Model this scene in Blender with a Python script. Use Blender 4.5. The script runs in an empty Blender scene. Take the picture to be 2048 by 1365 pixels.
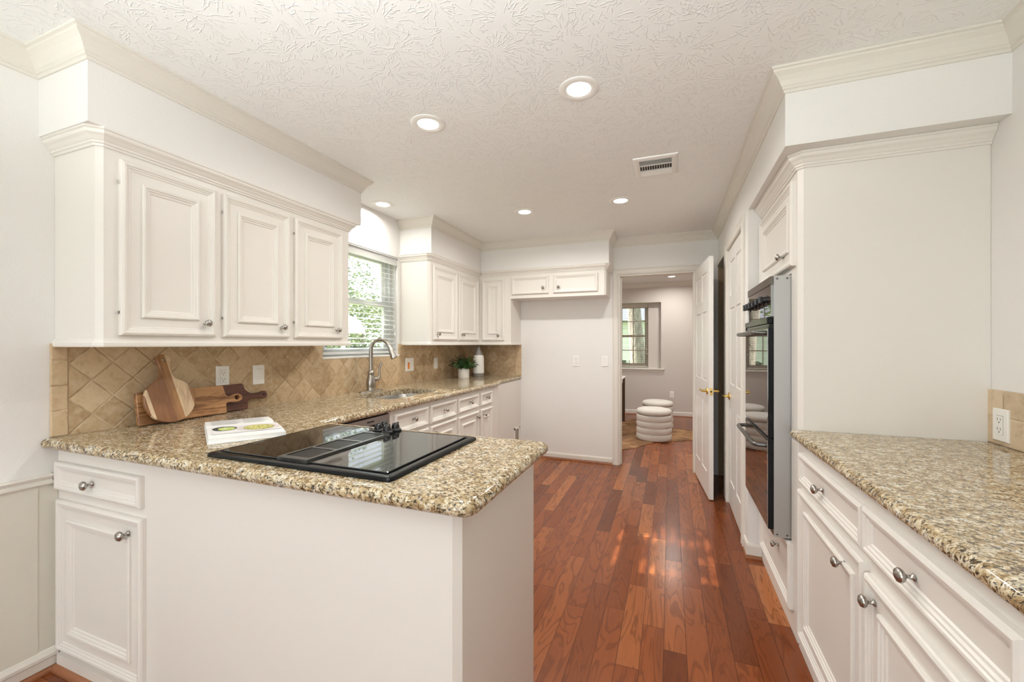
import bpy, bmesh, math, random
from mathutils import Vector, Matrix
random.seed(7)
S = bpy.context.scene
COL = S.collection
PI = math.pi

# ------------------------------------------------------------------ camera, world, sun, daylight, exposure
cd = bpy.data.cameras.new('camera'); cam = bpy.data.objects.new('camera', cd); COL.objects.link(cam)
cd.sensor_fit = 'HORIZONTAL'; cd.sensor_width = 36.0; cd.lens = 830.2 / 2048 * 36.0
cd.shift_y = 5.8 / 2048; cd.clip_start = 0.02; cd.clip_end = 200
cam.location = (0, 0, 1.308); cam.rotation_euler = (PI / 2, 0, 0.363915)
S.camera = cam
S.view_settings.view_transform = 'Standard'; S.view_settings.look = 'None'
S.view_settings.exposure = 0.0; S.view_settings.gamma = 1.0; S.view_settings.use_curve_mapping = False
try:
    S.cycles.use_denoising = True; S.cycles.denoiser = 'OPENIMAGEDENOISE'
    S.cycles.sample_clamp_indirect = 6.0
    S.cycles.diffuse_bounces = 6; S.cycles.caustics_reflective = False; S.cycles.caustics_refractive = False
except Exception:
    pass
W = bpy.data.worlds.new('sky'); S.world = W; W.use_nodes = True
bg = W.node_tree.nodes['Background']; bg.inputs[0].default_value = (0.86, 0.93, 1.0, 1); bg.inputs[1].default_value = 2.3

def lamp(name, kind, loc, rot, energy, color=(1, 1, 1), **kw):
    ld = bpy.data.lights.new(name, kind); ld.energy = energy; ld.color = color
    for k, v in kw.items(): setattr(ld, k, v)
    o = bpy.data.objects.new(name, ld); COL.objects.link(o); o.location = loc; o.rotation_euler = rot
    return o
lamp('sun', 'SUN', (-8, 2.5, 8), (0, -math.radians(53), math.radians(2)), 22.0, (1.0, 0.93, 0.82), angle=0.009)
# daylight entering through the breakfast-room windows behind the viewpoint
def aim(d): return Vector(d).to_track_quat('-Z', 'Y').to_euler()
lamp('rear_window_daylight', 'AREA', (-0.90, -3.12, 1.35), aim((.06, 1, .25)), 48, (.935, .97, 1.0), shape='RECTANGLE', size=2.6, size_y=1.9)
# added fill lamp behind the viewpoint, aimed up to brighten the ceiling
lamp('ceiling_fill', 'AREA', (-.55, -.75, 1.30), aim((-.02, .42, 1)), 52, (.95, .985, 1.0), shape='DISK', size=.5, spread=math.radians(120))
for nm, loc, d, sx, sy in (('kitchen_window_portal', (-2.52, 2.73, 1.65), (1, 0, 0), .88, .90), ('far_window_portal', (-.665, 8.40, 1.465), (0, -1, 0), .56, 1.21)):
    lp = lamp(nm, 'AREA', loc, aim(d), 1, shape='RECTANGLE', size=sx, size_y=sy); lp.data.cycles.is_portal = True

# ------------------------------------------------------------------ materials
def mat(name, col=(.8, .8, .8), rough=.5, metal=0.0, spec=.5, coat=0.0):
    m = bpy.data.materials.new(name); m.use_nodes = True
    b = m.node_tree.nodes['Principled BSDF']
    b.inputs['Base Color'].default_value = (*col, 1); b.inputs['Roughness'].default_value = rough
    b.inputs['Metallic'].default_value = metal; b.inputs['Specular IOR Level'].default_value = spec
    b.inputs['Coat Weight'].default_value = coat
    return m
class N:
    """small node-graph helper"""
    def __init__(s, m): s.m = m; s.t = m.node_tree; s.b = s.t.nodes['Principled BSDF']
    def put(s, sock, v):
        if isinstance(v, bpy.types.NodeSocket): s.t.links.new(v, sock)
        elif v is not None:
            try: sock.default_value = v
            except Exception: sock.default_value = (*v, 1)
    def co(s): return s.t.nodes.new('ShaderNodeTexCoord').outputs['Object']
    def math(s, op, a, b=None, c=None):
        n = s.t.nodes.new('ShaderNodeMath'); n.operation = op
        s.put(n.inputs[0], a); s.put(n.inputs[1], b); s.put(n.inputs[2], c); return n.outputs[0]
    def sep(s, v):
        n = s.t.nodes.new('ShaderNodeSeparateXYZ'); s.put(n.inputs[0], v); return n.outputs
    def comb(s, x=0., y=0., z=0.):
        n = s.t.nodes.new('ShaderNodeCombineXYZ'); s.put(n.inputs[0], x); s.put(n.inputs[1], y); s.put(n.inputs[2], z); return n.outputs[0]
    def vmath(s, op, a, b=None):
        n = s.t.nodes.new('ShaderNodeVectorMath'); n.operation = op; s.put(n.inputs[0], a); s.put(n.inputs[1], b); return n.outputs[0]
    def noise(s, v, scale=5., detail=2., rough=.5, dist=0.):
        n = s.t.nodes.new('ShaderNodeTexNoise'); s.put(n.inputs['Vector'], v); n.inputs['Scale'].default_value = scale
        n.inputs['Detail'].default_value = detail; n.inputs['Roughness'].default_value = rough; n.inputs['Distortion'].default_value = dist
        return n.outputs['Fac']
    def white(s, v):
        n = s.t.nodes.new('ShaderNodeTexWhiteNoise'); n.noise_dimensions = '3D'; s.put(n.inputs['Vector'], v); return n.outputs['Value']
    def voro(s, v, scale=5., feature='F1', rnd=1.):
        n = s.t.nodes.new('ShaderNodeTexVoronoi'); n.feature = feature; s.put(n.inputs['Vector'], v); n.inputs['Scale'].default_value = scale
        n.inputs['Randomness'].default_value = rnd
        return n.outputs
    def ramp(s, f, stops, interp='LINEAR'):
        n = s.t.nodes.new('ShaderNodeValToRGB'); s.put(n.inputs[0], f); e = n.color_ramp.elements; n.color_ramp.interpolation = interp
        while len(e) < len(stops): e.new(.5)
        for q, (p, c) in zip(e, stops): q.position = p; q.color = (*c, 1)
        return n.outputs[0]
    def mix(s, f, a, b, mode='MIX'):
        n = s.t.nodes.new('ShaderNodeMix'); n.data_type = 'RGBA'; n.blend_type = mode
        s.put(n.inputs['Factor'], f); s.put(n.inputs[6], a); s.put(n.inputs[7], b); return n.outputs[2]
    def maprange(s, f, a, b, c=0., d=1.):
        n = s.t.nodes.new('ShaderNodeMapRange'); s.put(n.inputs[0], f)
        for i, v in enumerate((a, b, c, d)): n.inputs[i + 1].default_value = v
        return n.outputs[0]
    def bump(s, h, strength=.3, dist=.01):
        n = s.t.nodes.new('ShaderNodeBump'); n.inputs['Strength'].default_value = strength; n.inputs['Distance'].default_value = dist
        s.put(n.inputs['Height'], h); s.put(s.b.inputs['Normal'], n.outputs[0])
    def color(s, v): s.put(s.b.inputs['Base Color'], v)
    def rough(s, v): s.put(s.b.inputs['Roughness'], v)

M = {}
def paint(name, col, rough, scale=220., strength=.06, dist=.002):
    m = mat(name, col, rough); g = N(m); g.bump(g.noise(g.co(), scale, 2.), strength, dist); M[name] = m; return m
paint('wall_paint', (.80, .79, .77), .6, 130., .35, .003)
paint('dimmed_wall_paint', (.62, .575, .53), .6, 130., .2, .003)  # same paint as the kitchen walls, darkened to carry the far room's dimness
paint('trim_paint', (.735, .705, .645), .42)
paint('cabinet_paint', (.775, .745, .70), .38)
paint('door_paint', (.80, .785, .75), .28)
paint('panelling_paint', (.70, .675, .60), .45)
M['white_plastic'] = mat('white_plastic', (.86, .85, .82), .3)
M['dark_slot'] = mat('dark_slot', (.02, .02, .02), .6)
M['nickel'] = mat('nickel', (.42, .40, .37), .22, 1.)
M['brushed_nickel'] = mat('brushed_nickel', (.37, .34, .30), .3, 1.)
M['brass'] = mat('brass', (.83, .60, .20), .15, 1.)
M['steel'] = mat('steel', (.58, .57, .55), .32, 1.)
M['oven_side'] = mat('oven_side', (.43, .425, .41), .45, .85)
M['sink_steel'] = mat('sink_steel', (.50, .49, .47), .3, 1.)
M['dw_steel'] = mat('dw_steel', (.36, .34, .33), .34, 1.)
M['black_glass'] = mat('black_glass', (.012, .012, .012), .03, 0., .6)
M['oven_glass'] = mat('oven_glass', (.035, .022, .014), .02, 0., 1.)
N(M['oven_glass']).b.inputs['IOR'].default_value = 2.3
N(M['black_glass']).b.inputs['IOR'].default_value = 1.75
M['black_enamel'] = mat('black_enamel', (.006, .007, .008), .12, 0., .18)
M['black_plastic'] = mat('black_plastic', (.015, .015, .016), .22)
M['graphite'] = mat('graphite', (.13, .13, .125), .28, .7)
M['smoke_trim'] = mat('smoke_trim', (.16, .14, .12), .25, .6)
M['ceramic'] = mat('ceramic', (.78, .76, .71), .35)
M['grey_glaze'] = mat('grey_glaze', (.23, .21, .19), .45)
M['paper'] = mat('paper', (.86, .86, .85), .5)
M['ink_grey'] = mat('ink_grey', (.45, .45, .46), .6)
M['blind'] = mat('blind', (.88, .88, .87), .4)
_t = M['blind'].node_tree; _tl = _t.nodes.new('ShaderNodeBsdfTranslucent'); _tl.inputs[0].default_value = (.85, .86, .86, 1); _mx = _t.nodes.new('ShaderNodeMixShader'); _mx.inputs[0].default_value = .45
_t.links.new(_t.nodes['Principled BSDF'].outputs[0], _mx.inputs[1]); _t.links.new(_tl.outputs[0], _mx.inputs[2]); _t.links.new(_mx.outputs[0], _t.nodes['Material Output'].inputs[0])
M['far_blind'] = mat('far_blind', (.62, .56, .48), .5)
M['taupe_frame'] = mat('taupe_frame', (.33, .28, .23), .5)
M['white_frame'] = mat('white_frame', (.75, .77, .78), .4)
M['pantry'] = mat('pantry', (.36, .26, .14), .6)
M['shoe_wood'] = mat('shoe_wood', (.30, .12, .055), .3)
M['desk_wood'] = mat('desk_wood', (.085, .045, .026), .4)
M['orange'] = mat('orange', (.85, .26, .02), .5)
M['umbrella'] = mat('umbrella', (.82, .82, .80), .6)
M['roofing'] = mat('roofing', (.16, .18, .22), .8)
def emit(name, col, s):
    m = mat(name); b = N(m).b; b.inputs['Emission Color'].default_value = (*col, 1); b.inputs['Emission Strength'].default_value = s; M[name] = m
emit('lamp_lens', (1.0, .95, .87), 6.0)
# thin window glass: mostly clear with a faint reflection
m = bpy.data.materials.new('window_glass'); m.use_nodes = True; t = m.node_tree; t.nodes.clear()
o_ = t.nodes.new('ShaderNodeOutputMaterial'); tr = t.nodes.new('ShaderNodeBsdfTransparent'); gl = t.nodes.new('ShaderNodeBsdfGlossy'); mx = t.nodes.new('ShaderNodeMixShader')
gl.inputs['Roughness'].default_value = .02; mx.inputs[0].default_value = .05; tr.inputs[0].default_value = (.985, .99, .99, 1)
t.links.new(tr.outputs[0], mx.inputs[1]); t.links.new(gl.outputs[0], mx.inputs[2]); t.links.new(mx.outputs[0], o_.inputs[0]); M['window_glass'] = m

# stomped plaster ceiling: short ridges radiating from each brush print
m = mat('ceiling_plaster', (.87, .88, .875), .75); g = N(m); p0 = g.co(); hs = None
for k, (sc, ns) in enumerate(((4.2, 34.), (5.2, 30.), (6.4, 24.))):
    p = g.vmath('ADD', g.vmath('MULTIPLY', p0, (1., 1., 0.)), (3.13 * k + 20., 1.71 * k + 20., 0.))
    v = g.voro(p, sc); q = g.sep(g.vmath('SUBTRACT', p, v['Position'])); cid = g.sep(v['Color'])
    r = g.math('SQRT', g.math('ADD', g.math('MULTIPLY', q[0], q[0]), g.math('MULTIPLY', q[1], q[1])))
    th = g.math('ADD', g.math('DIVIDE', g.math('ARCTAN2', q[1], q[0]), 6.28318), .5)
    th = g.math('ADD', th, g.math('MULTIPLY_ADD', g.noise(p, 22., 2.), .05, -.025))
    tn = g.math('MULTIPLY', th, ns); sid = g.math('FLOOR', tn); fr_ = g.math('ABSOLUTE', g.math('SUBTRACT', g.math('FRACT', tn), .5))
    w = g.math('MULTIPLY', fr_, g.math('MULTIPLY', r, 6.28318 / ns))          # metres from the ridge line
    a = g.white(g.comb(sid, g.math('MULTIPLY', cid[0], 91.), 1. + k)); b_ = g.white(g.comb(sid, g.math('MULTIPLY', cid[1], 77.), 5. + k))
    r0 = g.math('MULTIPLY_ADD', a, .07, .015); r1 = g.math('ADD', r0, g.math('MULTIPLY_ADD', b_, .06, .02))
    on = g.math('MULTIPLY', g.math('GREATER_THAN', r, r0), g.math('LESS_THAN', r, r1))
    on = g.math('MULTIPLY', on, g.math('GREATER_THAN', g.white(g.comb(sid, g.math('MULTIPLY', cid[2], 55.), 9. + k)), .38))
    on = g.math('MULTIPLY', on, g.maprange(g.noise(p, 60., 2.), .36, .56))
    rd = g.math('MULTIPLY', g.maprange(w, .0009, .0028, 1., 0.), on)
    hs = rd if hs is None else g.math('MAXIMUM', hs, rd)
g.bump(g.math('ADD', hs, g.math('MULTIPLY', g.noise(p0, 110., 3.), .10)), .42, .005); M['ceiling_plaster'] = m

# cherry plank floor, boards along Y
m = mat('plank_floor', (.3, .1, .04), .2, 0., .33); g = N(m); p = g.sep(g.co())
PW = .0915
xs = g.math('DIVIDE', g.math('ADD', p[0], 10.), PW); row = g.math('FLOOR', xs)
rr = g.white(g.comb(row, 3.3, 1.1)); Lr = g.math('MULTIPLY_ADD', rr, .55, .45)
ys = g.math('DIVIDE', g.math('ADD', p[1], g.math('MULTIPLY_ADD', g.white(g.comb(row, 8.1, 4.4)), 3., 10.)), Lr); brd = g.math('FLOOR', ys)
rnd = g.white(g.comb(row, brd, 5.)); rn2 = g.white(g.comb(row, brd, 9.))
gv = g.comb(g.math('MULTIPLY_ADD', p[0], 9., g.math('MULTIPLY', rnd, 40.)), g.math('MULTIPLY_ADD', p[1], 1.5, g.math('MULTIPLY', rn2, 40.)), 0.)
big = g.noise(gv, 1.0, 2.5, .55, 1.1)
ring = g.math('SINE', g.math('MULTIPLY', big, 48.))
line = g.maprange(ring, .45, 1., 0., 1.)
fibre = g.noise(g.comb(g.math('MULTIPLY', p[0], 260.), g.math('MULTIPLY_ADD', p[1], 9., g.math('MULTIPLY', rnd, 30.)), 0.), 1., 3., .6)
base = g.ramp(rnd, [(0., (.130, .033, .010)), (.12, (.190, .049, .014)), (.45, (.240, .064, .018)), (.75, (.275, .077, .022)), (.93, (.33, .102, .031)), (1., (.42, .150, .050))])
c1 = g.mix(g.math('MULTIPLY', line, .45), base, (.085, .022, .007))
c2 = g.mix(g.maprange(big, .50, .72, 0., .40), c1, (.15, .042, .015))
c3 = g.mix(g.maprange(fibre, .35, .7, .22, 0.), c2, (.09, .025, .01))
fx = g.math('SUBTRACT', xs, row); ex = g.math('MULTIPLY', g.math('MINIMUM', fx, g.math('SUBTRACT', 1., fx)), PW)
fy = g.math('SUBTRACT', ys, brd); ey = g.math('MULTIPLY', g.math('MINIMUM', fy, g.math('SUBTRACT', 1., fy)), Lr)
edge = g.math('MINIMUM', ex, ey); gap = g.maprange(edge, .0006, .0022, 1., 0.)
g.color(g.mix(g.math('MULTIPLY', gap, .75), c3, (.045, .013, .005)))
g.rough(g.math('MULTIPLY_ADD', fibre, .10, .19))
g.bump(g.math('SUBTRACT', g.math('MULTIPLY', fibre, .08), g.maprange(edge, .0, .003, 1., 0.)), .12, .001); M['plank_floor'] = m

# speckled granite
m = mat('granite', (.6, .5, .35), .07, 0., .45); g = N(m); p = g.co()
ps = g.vmath('MULTIPLY', p, (1.0, 1.25, 1.1))
n1 = g.noise(ps, 72., 5., .62, .9); n2 = g.noise(g.vmath('ADD', ps, (5., 3., 1.)), 112., 3., .6, .6); n3 = g.noise(g.vmath('ADD', ps, (9., 1., 4.)), 24., 3., .6, .5)
c = g.ramp(n1, [(.30, (.10, .058, .025)), (.39, (.25, .165, .080)), (.46, (.44, .325, .180)), (.54, (.60, .495, .325)), (.63, (.75, .69, .56)), (.8, (.85, .82, .73))])
c = g.mix(g.maprange(n3, .50, .64, 0., .60), c, (.27, .175, .075))
c = g.mix(g.maprange(n3, .45, .33, 0., .55), c, (.74, .725, .65))
c = g.mix(g.maprange(n2, .445, .395, 0., .95), c, (.022, .016, .010))
n4 = g.noise(g.vmath('ADD', ps, (2., 7., 3.)), 54., 4., .6, 1.4)
c = g.mix(g.maprange(n4, .415, .37, 0., .93), c, (.032, .022, .014))
n5 = g.noise(g.vmath('ADD', ps, (1., 2., 8.)), 150., 2., .5)
c = g.mix(g.maprange(n5, .40, .32, 0., .7), c, (.08, .055, .035))
g.color(c); M['granite'] = m

def travertine(name, axis, kind, ref=(.949, 1.227), size=.1465, c_lo=(.40, .27, .145), c_hi=(.60, .45, .28)):
    m = mat(name, (.6, .45, .3), .5); g = N(m); co = g.co(); p = g.sep(co)
    a = g.math('DIVIDE', g.math('SUBTRACT', p[axis], ref[0]), size); b = g.math('DIVIDE', g.math('SUBTRACT', p[2], ref[1]), size)
    if kind == 'diamond': a, b = g.math('ADD', a, b), g.math('SUBTRACT', a, b)
    wob = g.math('MULTIPLY_ADD', g.noise(co, 60., 2.), .03, -.015)
    a = g.math('ADD', a, wob); b = g.math('ADD', b, wob)
    fa, fb = g.math('FLOOR', a), g.math('FLOOR', b)
    r = g.white(g.comb(fa, fb, 2.)); r2 = g.white(g.comb(fa, fb, 7.))
    ea = g.math('SUBTRACT', a, fa); eb = g.math('SUBTRACT', b, fb)
    e = g.math('MINIMUM', g.math('MINIMUM', ea, g.math('SUBTRACT', 1., ea)), g.math('MINIMUM', eb, g.math('SUBTRACT', 1., eb)))
    mid = tuple((x + y) / 2 for x, y in zip(c_lo, c_hi))
    c = g.ramp(r, [(0., c_lo), (.5, mid), (1., c_hi)])
    cl = g.noise(g.vmath('ADD', co, g.comb(g.math('MULTIPLY', r2, 9.), 0., 0.)), 28., 4., .6, .5)
    c = g.mix(g.maprange(cl, .45, .70, 0., .5), c, (.68, .56, .39)); c = g.mix(g.maprange(cl, .45, .28, 0., .45), c, (.30, .19, .095))
    pit = g.noise(co, 170., 2., .6); c = g.mix(g.maprange(pit, .34, .27, 0., .6), c, (.22, .14, .07))
    grout = g.maprange(e, .018, .034, 1., 0.)
    gc = g.mix(g.maprange(g.noise(co, 14., 1.), .42, .6), (.34, .225, .12), (.62, .50, .34))
    c = g.mix(g.math('MULTIPLY', grout, .8), c, gc)
    g.color(c)
    hgt = g.math('ADD', g.maprange(e, .012, .055, 0., 1.), g.math('MULTIPLY', cl, .45)); g.bump(hgt, .45, .004); M[name] = m
travertine('tile_diamond', 1, 'diamond'); travertine('tile_diamond_back', 0, 'diamond', (-1.70, 1.227))
travertine('tile_border', 1, 'square', (.8455, .934), .1025); travertine('tile_border_back', 0, 'square', (-1.70, .934), .1025)
travertine('tile_right', 1, 'square', (2.145, .935), .104, (.50, .38, .25), (.62, .49, .34))

def wood(name, stops, axis=1, stretch=(28., 2., 28.), rough=.38):
    m = mat(name, (.4, .2, .1), rough); g = N(m); v = g.vmath('MULTIPLY', g.co(), stretch)
    n = g.noise(v, 1., 3., .6, 1.2); s = g.math('MULTIPLY_ADD', g.math('SINE', g.math('MULTIPLY', n, 38.)), .06, n)
    g.color(g.ramp(s, stops)); M[name] = m
wood('acacia', [(.28, (.085, .030, .012)), (.42, (.22, .095, .035)), (.55, (.37, .185, .075)), (.72, (.50, .28, .12))])
wood('dark_acacia', [(.28, (.035, .010, .006)), (.5, (.085, .026, .014)), (.72, (.14, .046, .024))])
def striped_wood():
    m = mat('striped_board', (.4, .2, .1), .35); g = N(m); p = g.sep(g.co())
    # glued strips run up the board, parallel to the slightly tilted handle
    t = g.math('MULTIPLY_ADD', g.math('SUBTRACT', p[2], .105), .17, p[1])
    f = g.maprange(t, -.108, .108)
    A, B_, Cc, L = (.255, .115, .050), (.32, .155, .066), (.39, .20, .078), (.74, .57, .38)
    c = g.ramp(f, [(0., A), (.05, L), (.125, A), (.36, (.235, .105, .047)), (.50, B_), (.57, Cc), (.665, L), (.70, (.66, .49, .31)), (.93, B_)], 'CONSTANT')
    n = g.noise(g.vmath('MULTIPLY', g.co(), (40., 40., 4.)), 1., 3., .6, .8)
    g.color(g.mix(g.maprange(n, .35, .65, .40, 0.), c, (.14, .06, .025))); M['striped_board'] = m
striped_wood()
m = mat('boucle', (.68, .645, .59), .9); g = N(m); g.bump(g.noise(g.co(), 260., 3.), .5, .004); M['boucle'] = m
m = mat('cowhide', (.3, .17, .08), .85); g = N(m); n = g.noise(g.co(), 5., 4., .6, .6)
g.color(g.ramp(n, [(.3, (.13, .062, .026)), (.5, (.25, .125, .052)), (.65, (.40, .23, .11))])); g.bump(g.noise(g.co(), 300., 2.), .5, .003); M['cowhide'] = m
m = mat('bark', (.2, .17, .14), .9); g = N(m); n = g.noise(g.vmath('MULTIPLY', g.co(), (9., 9., 2.)), 2., 4., .65, .6)
g.color(g.ramp(n, [(.3, (.09, .075, .06)), (.6, (.36, .32, .28))])); g.bump(n, .8, .05); M['bark'] = m
def leaf(name, a, b):
    m = mat(name, a, .5); g = N(m); g.color(g.ramp(g.noise(g.co(), 6., 3.), [(.35, a), (.65, b)])); M[name] = m
leaf('leaves', (.12, .17, .07), (.36, .43, .22)); leaf('dark_leaves', (.03, .065, .025), (.10, .17, .07)); leaf('pot_leaves', (.008, .035, .006), (.045, .13, .018))
leaf('lawn', (.12, .22, .06), (.30, .42, .16))
m = mat('siding', (.70, .74, .78), .6); g = N(m); z = g.math('MULTIPLY', g.sep(g.co())[2], 6.); f = g.math('FRACT', z)
g.color(g.mix(g.maprange(f, 0., .12, 1., 0.), (.86, .84, .86), (.50, .52, .56))); M['siding'] = m
m = mat('food_print', (.5, .5, .1), .5); g = N(m); v = g.voro(g.co(), 170.)
g.color(g.ramp(g.sep(v['Color'])[0], [(0., (.10, .16, .03)), (.3, (.38, .42, .06)), (.6, (.62, .55, .14)), (.85, (.72, .66, .34))])); M['food_print'] = m
m = mat('lime_print', (.5, .6, .1), .5); g = N(m); v = g.voro(g.co(), 120.)
g.color(g.ramp(g.sep(v['Color'])[0], [(0., (.50, .62, .10)), (.6, (.42, .55, .08)), (.8, (.80, .84, .66)), (1., (.03, .04, .02))], 'CONSTANT')); M['lime_print'] = m
M['bowl_dark_print'] = mat('bowl_dark_print', (.045, .05, .055), .5); M['bowl_pale_print'] = mat('bowl_pale_print', (.70, .65, .64), .5); M['page_print'] = mat('page_print', (.78, .77, .78), .5); M['bowl_rim_print'] = mat('bowl_rim_print', (.36, .29, .16), .5)

# ------------------------------------------------------------------ object helpers
def tag(o, label=None, cat=None, group=None, kind=None):
    if label: o['label'] = label
    if cat: o['category'] = cat
    if group: o['group'] = group
    if kind: o['kind'] = kind
    return o
def thing(name, label, cat, loc, group=None):
    o = bpy.data.objects.new(name, None); COL.objects.link(o); o.location = loc; o.empty_display_size = .05
    return tag(o, label, cat, group)
def root_loc(p):
    v = Vector((0, 0, 0))
    while p is not None: v += p.location; p = p.parent
    return v
def obj(name, bm, m, parent=None, smooth=False, label=None, kind=None, recalc=True):
    if recalc: bmesh.ops.recalc_face_normals(bm, faces=bm.faces)
    off = root_loc(parent)
    if off.length: bmesh.ops.translate(bm, verts=bm.verts, vec=-off)
    me = bpy.data.meshes.new(name); bm.to_mesh(me); bm.free()
    for k in (m if isinstance(m, (list, tuple)) else [m]): me.materials.append(M[k] if isinstance(k, str) else k)
    if smooth:
        for p in me.polygons: p.use_smooth = True
        try: me.set_sharp_from_angle(angle=math.radians(smooth if smooth > 1 else 40))
        except Exception: pass
    o = bpy.data.objects.new(name, me); COL.objects.link(o)
    if parent is not None: o.parent = parent
    if label: o['label'] = label
    if kind: o['kind'] = kind
    return o
def struct(name, bm, m, parent=None, smooth=False):
    return obj(name, bm, m, parent, smooth, kind=None if parent else 'structure')
def one(name, bm, m, label, cat, group=None, smooth=False, origin=None):
    """a thing that is a single mesh, origin moved to its base"""
    o = obj(name, bm, m, None, smooth)
    if origin is not None:
        o.data.transform(Matrix.Translation(-Vector(origin))); o.location = origin
    return tag(o, label, cat, group)
def dup(root, loc, rotz=0, label=None, name=None):
    r = root.copy(); COL.objects.link(r); r.location = loc; r.rotation_euler = (0, 0, rotz)
    if label: r['label'] = label
    def kids(a, b):
        for ch in list(a.children):
            if ch.name in done: continue
            c = ch.copy(); COL.objects.link(c); c.parent = b; done.add(c.name); kids(ch, c)
    done = set(); kids(root, r)
    return r
def B(): return bmesh.new()
def face(bm, pts, mi=0):
    f = bm.faces.new([bm.verts.new(p) for p in pts]); f.material_index = mi; return f
def box(bm, x0, x1, y0, y1, z0, z1, mi=0, bev=0.):
    x0, x1 = min(x0, x1), max(x0, x1); y0, y1 = min(y0, y1), max(y0, y1); z0, z1 = min(z0, z1), max(z0, z1)
    v = [bm.verts.new((x, y, z)) for x in (x0, x1) for y in (y0, y1) for z in (z0, z1)]
    fs = [bm.faces.new([v[i] for i in q]) for q in ((0, 1, 3, 2), (4, 6, 7, 5), (0, 4, 5, 1), (2, 3, 7, 6), (0, 2, 6, 4), (1, 5, 7, 3))]
    for f in fs: f.material_index = mi
    if bev:
        es = list({e for f in fs for e in f.edges}); r = bmesh.ops.bevel(bm, geom=es, offset=bev, segments=2, affect='EDGES', profile=.5)
        for f in r['faces']: f.material_index = mi
    return bm
def bx(*a, **k): return box(B(), *a, **k)
def rings(bm, loops, closed_loop=True, cap0=True, cap1=True, mi=0):
    vs = [[bm.verts.new(p) for p in lp] for lp in loops]
    n = len(vs[0])
    for a, b in zip(vs, vs[1:]):
        for i in range(n if closed_loop else n - 1):
            j = (i + 1) % n
            f = bm.faces.new((a[i], a[j], b[j], b[i])); f.material_index = mi
    if closed_loop:
        if cap0: bm.faces.new(vs[0][::-1]).material_index = mi
        if cap1: bm.faces.new(vs[-1]).material_index = mi
    return vs
def basis(axis):
    a = Vector(axis).normalized(); t = Vector((0, 0, 1)) if abs(a.z) < .9 else Vector((1, 0, 0))
    u = a.cross(t).normalized(); return a, u, a.cross(u)
def lathe(bm, prof, o=(0, 0, 0), axis=(0, 0, 1), seg=20, mi=0):
    a, u, w = basis(axis); o = Vector(o)
    loops = [[o + a * h + (u * math.cos(2 * PI * k / seg) + w * math.sin(2 * PI * k / seg)) * max(r, 1e-5) for k in range(seg)] for r, h in prof]
    rings(bm, loops, mi=mi); return bm
def tube(bm, pts, r, seg=12, mi=0, caps=True):
    pts = [Vector(p) for p in pts]; n = len(pts); rs = r if isinstance(r, (list, tuple)) else [r] * n
    t0 = (pts[1] - pts[0]).normalized(); _, u, w = basis(t0); loops = []; prev = t0
    for i, p in enumerate(pts):
        t = (pts[min(i + 1, n - 1)] - pts[max(i - 1, 0)]).normalized()
        q = prev.rotation_difference(t); u = q @ u; w = q @ w; prev = t
        loops.append([p + (u * math.cos(2 * PI * k / seg) + w * math.sin(2 * PI * k / seg)) * rs[i] for k in range(seg)])
    rings(bm, loops, cap0=caps, cap1=caps, mi=mi); return bm
def arc(c, a, b, r, t0, t1, n):
    c, a, b = Vector(c), Vector(a), Vector(b)
    return [c + (a * math.cos(t) + b * math.sin(t)) * r for t in [t0 + (t1 - t0) * i / n for i in range(n + 1)]]
def offset_path(pts, d, closed=False):
    """offset a 2D polyline to its left by d with mitred corners"""
    n = len(pts); out = []
    for i in range(n):
        p = Vector(pts[i][:2])
        a = Vector(pts[i - 1][:2]) if (i > 0 or closed) else None; b = Vector(pts[(i + 1) % n][:2]) if (i < n - 1 or closed) else None
        n1 = n2 = None
        if a is not None: t = (p - a).normalized(); n1 = Vector((-t.y, t.x))
        if b is not None: t = (b - p).normalized(); n2 = Vector((-t.y, t.x))
        if n1 is None: q = p + n2 * d
        elif n2 is None: q = p + n1 * d
        else:
            mvec = n1 + n2; L = mvec.dot(n1)
            q = p + mvec * (d / L) if L > 1e-4 else p + n1 * d
        out.append((q.x, q.y))
    return out
def sweep(bm, path, prof, z, closed=False, mi=0):
    """moulding: profile points (n, dz) swept along a floor-plan path, n to the left of travel"""
    loops = [[(x, y, z + dz) for x, y in offset_path(path, nn, closed)] for nn, dz in prof]
    k = len(path)
    cols = [[bm.verts.new(loops[j][i]) for j in range(len(prof))] for i in range(k)]
    for i in range(k if closed else k - 1):
        a, b = cols[i], cols[(i + 1) % k]
        for j in range(len(prof)):
            jj = (j + 1) % len(prof); bm.faces.new((a[j], a[jj], b[jj], b[j])).material_index = mi
    if not closed:
        bm.faces.new(cols[0]).material_index = mi; bm.faces.new(cols[-1][::-1]).material_index = mi
    return bm
def round_poly(pts, radii, n=6):
    out = []; k = len(pts)
    for i in range(k):
        p = Vector(pts[i]); r = radii[i] if isinstance(radii, (list, tuple)) else radii
        if r <= 0: out.append((p.x, p.y)); continue
        a = (Vector(pts[i - 1]) - p).normalized(); b = (Vector(pts[(i + 1) % k]) - p).normalized()
        p0, p1 = p + a * r, p + b * r
        for s in range(n + 1):
            t = s / n; q = p0 * (1 - t) ** 2 + p * 2 * t * (1 - t) + p1 * t * t; out.append((q.x, q.y))
    return out
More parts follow.
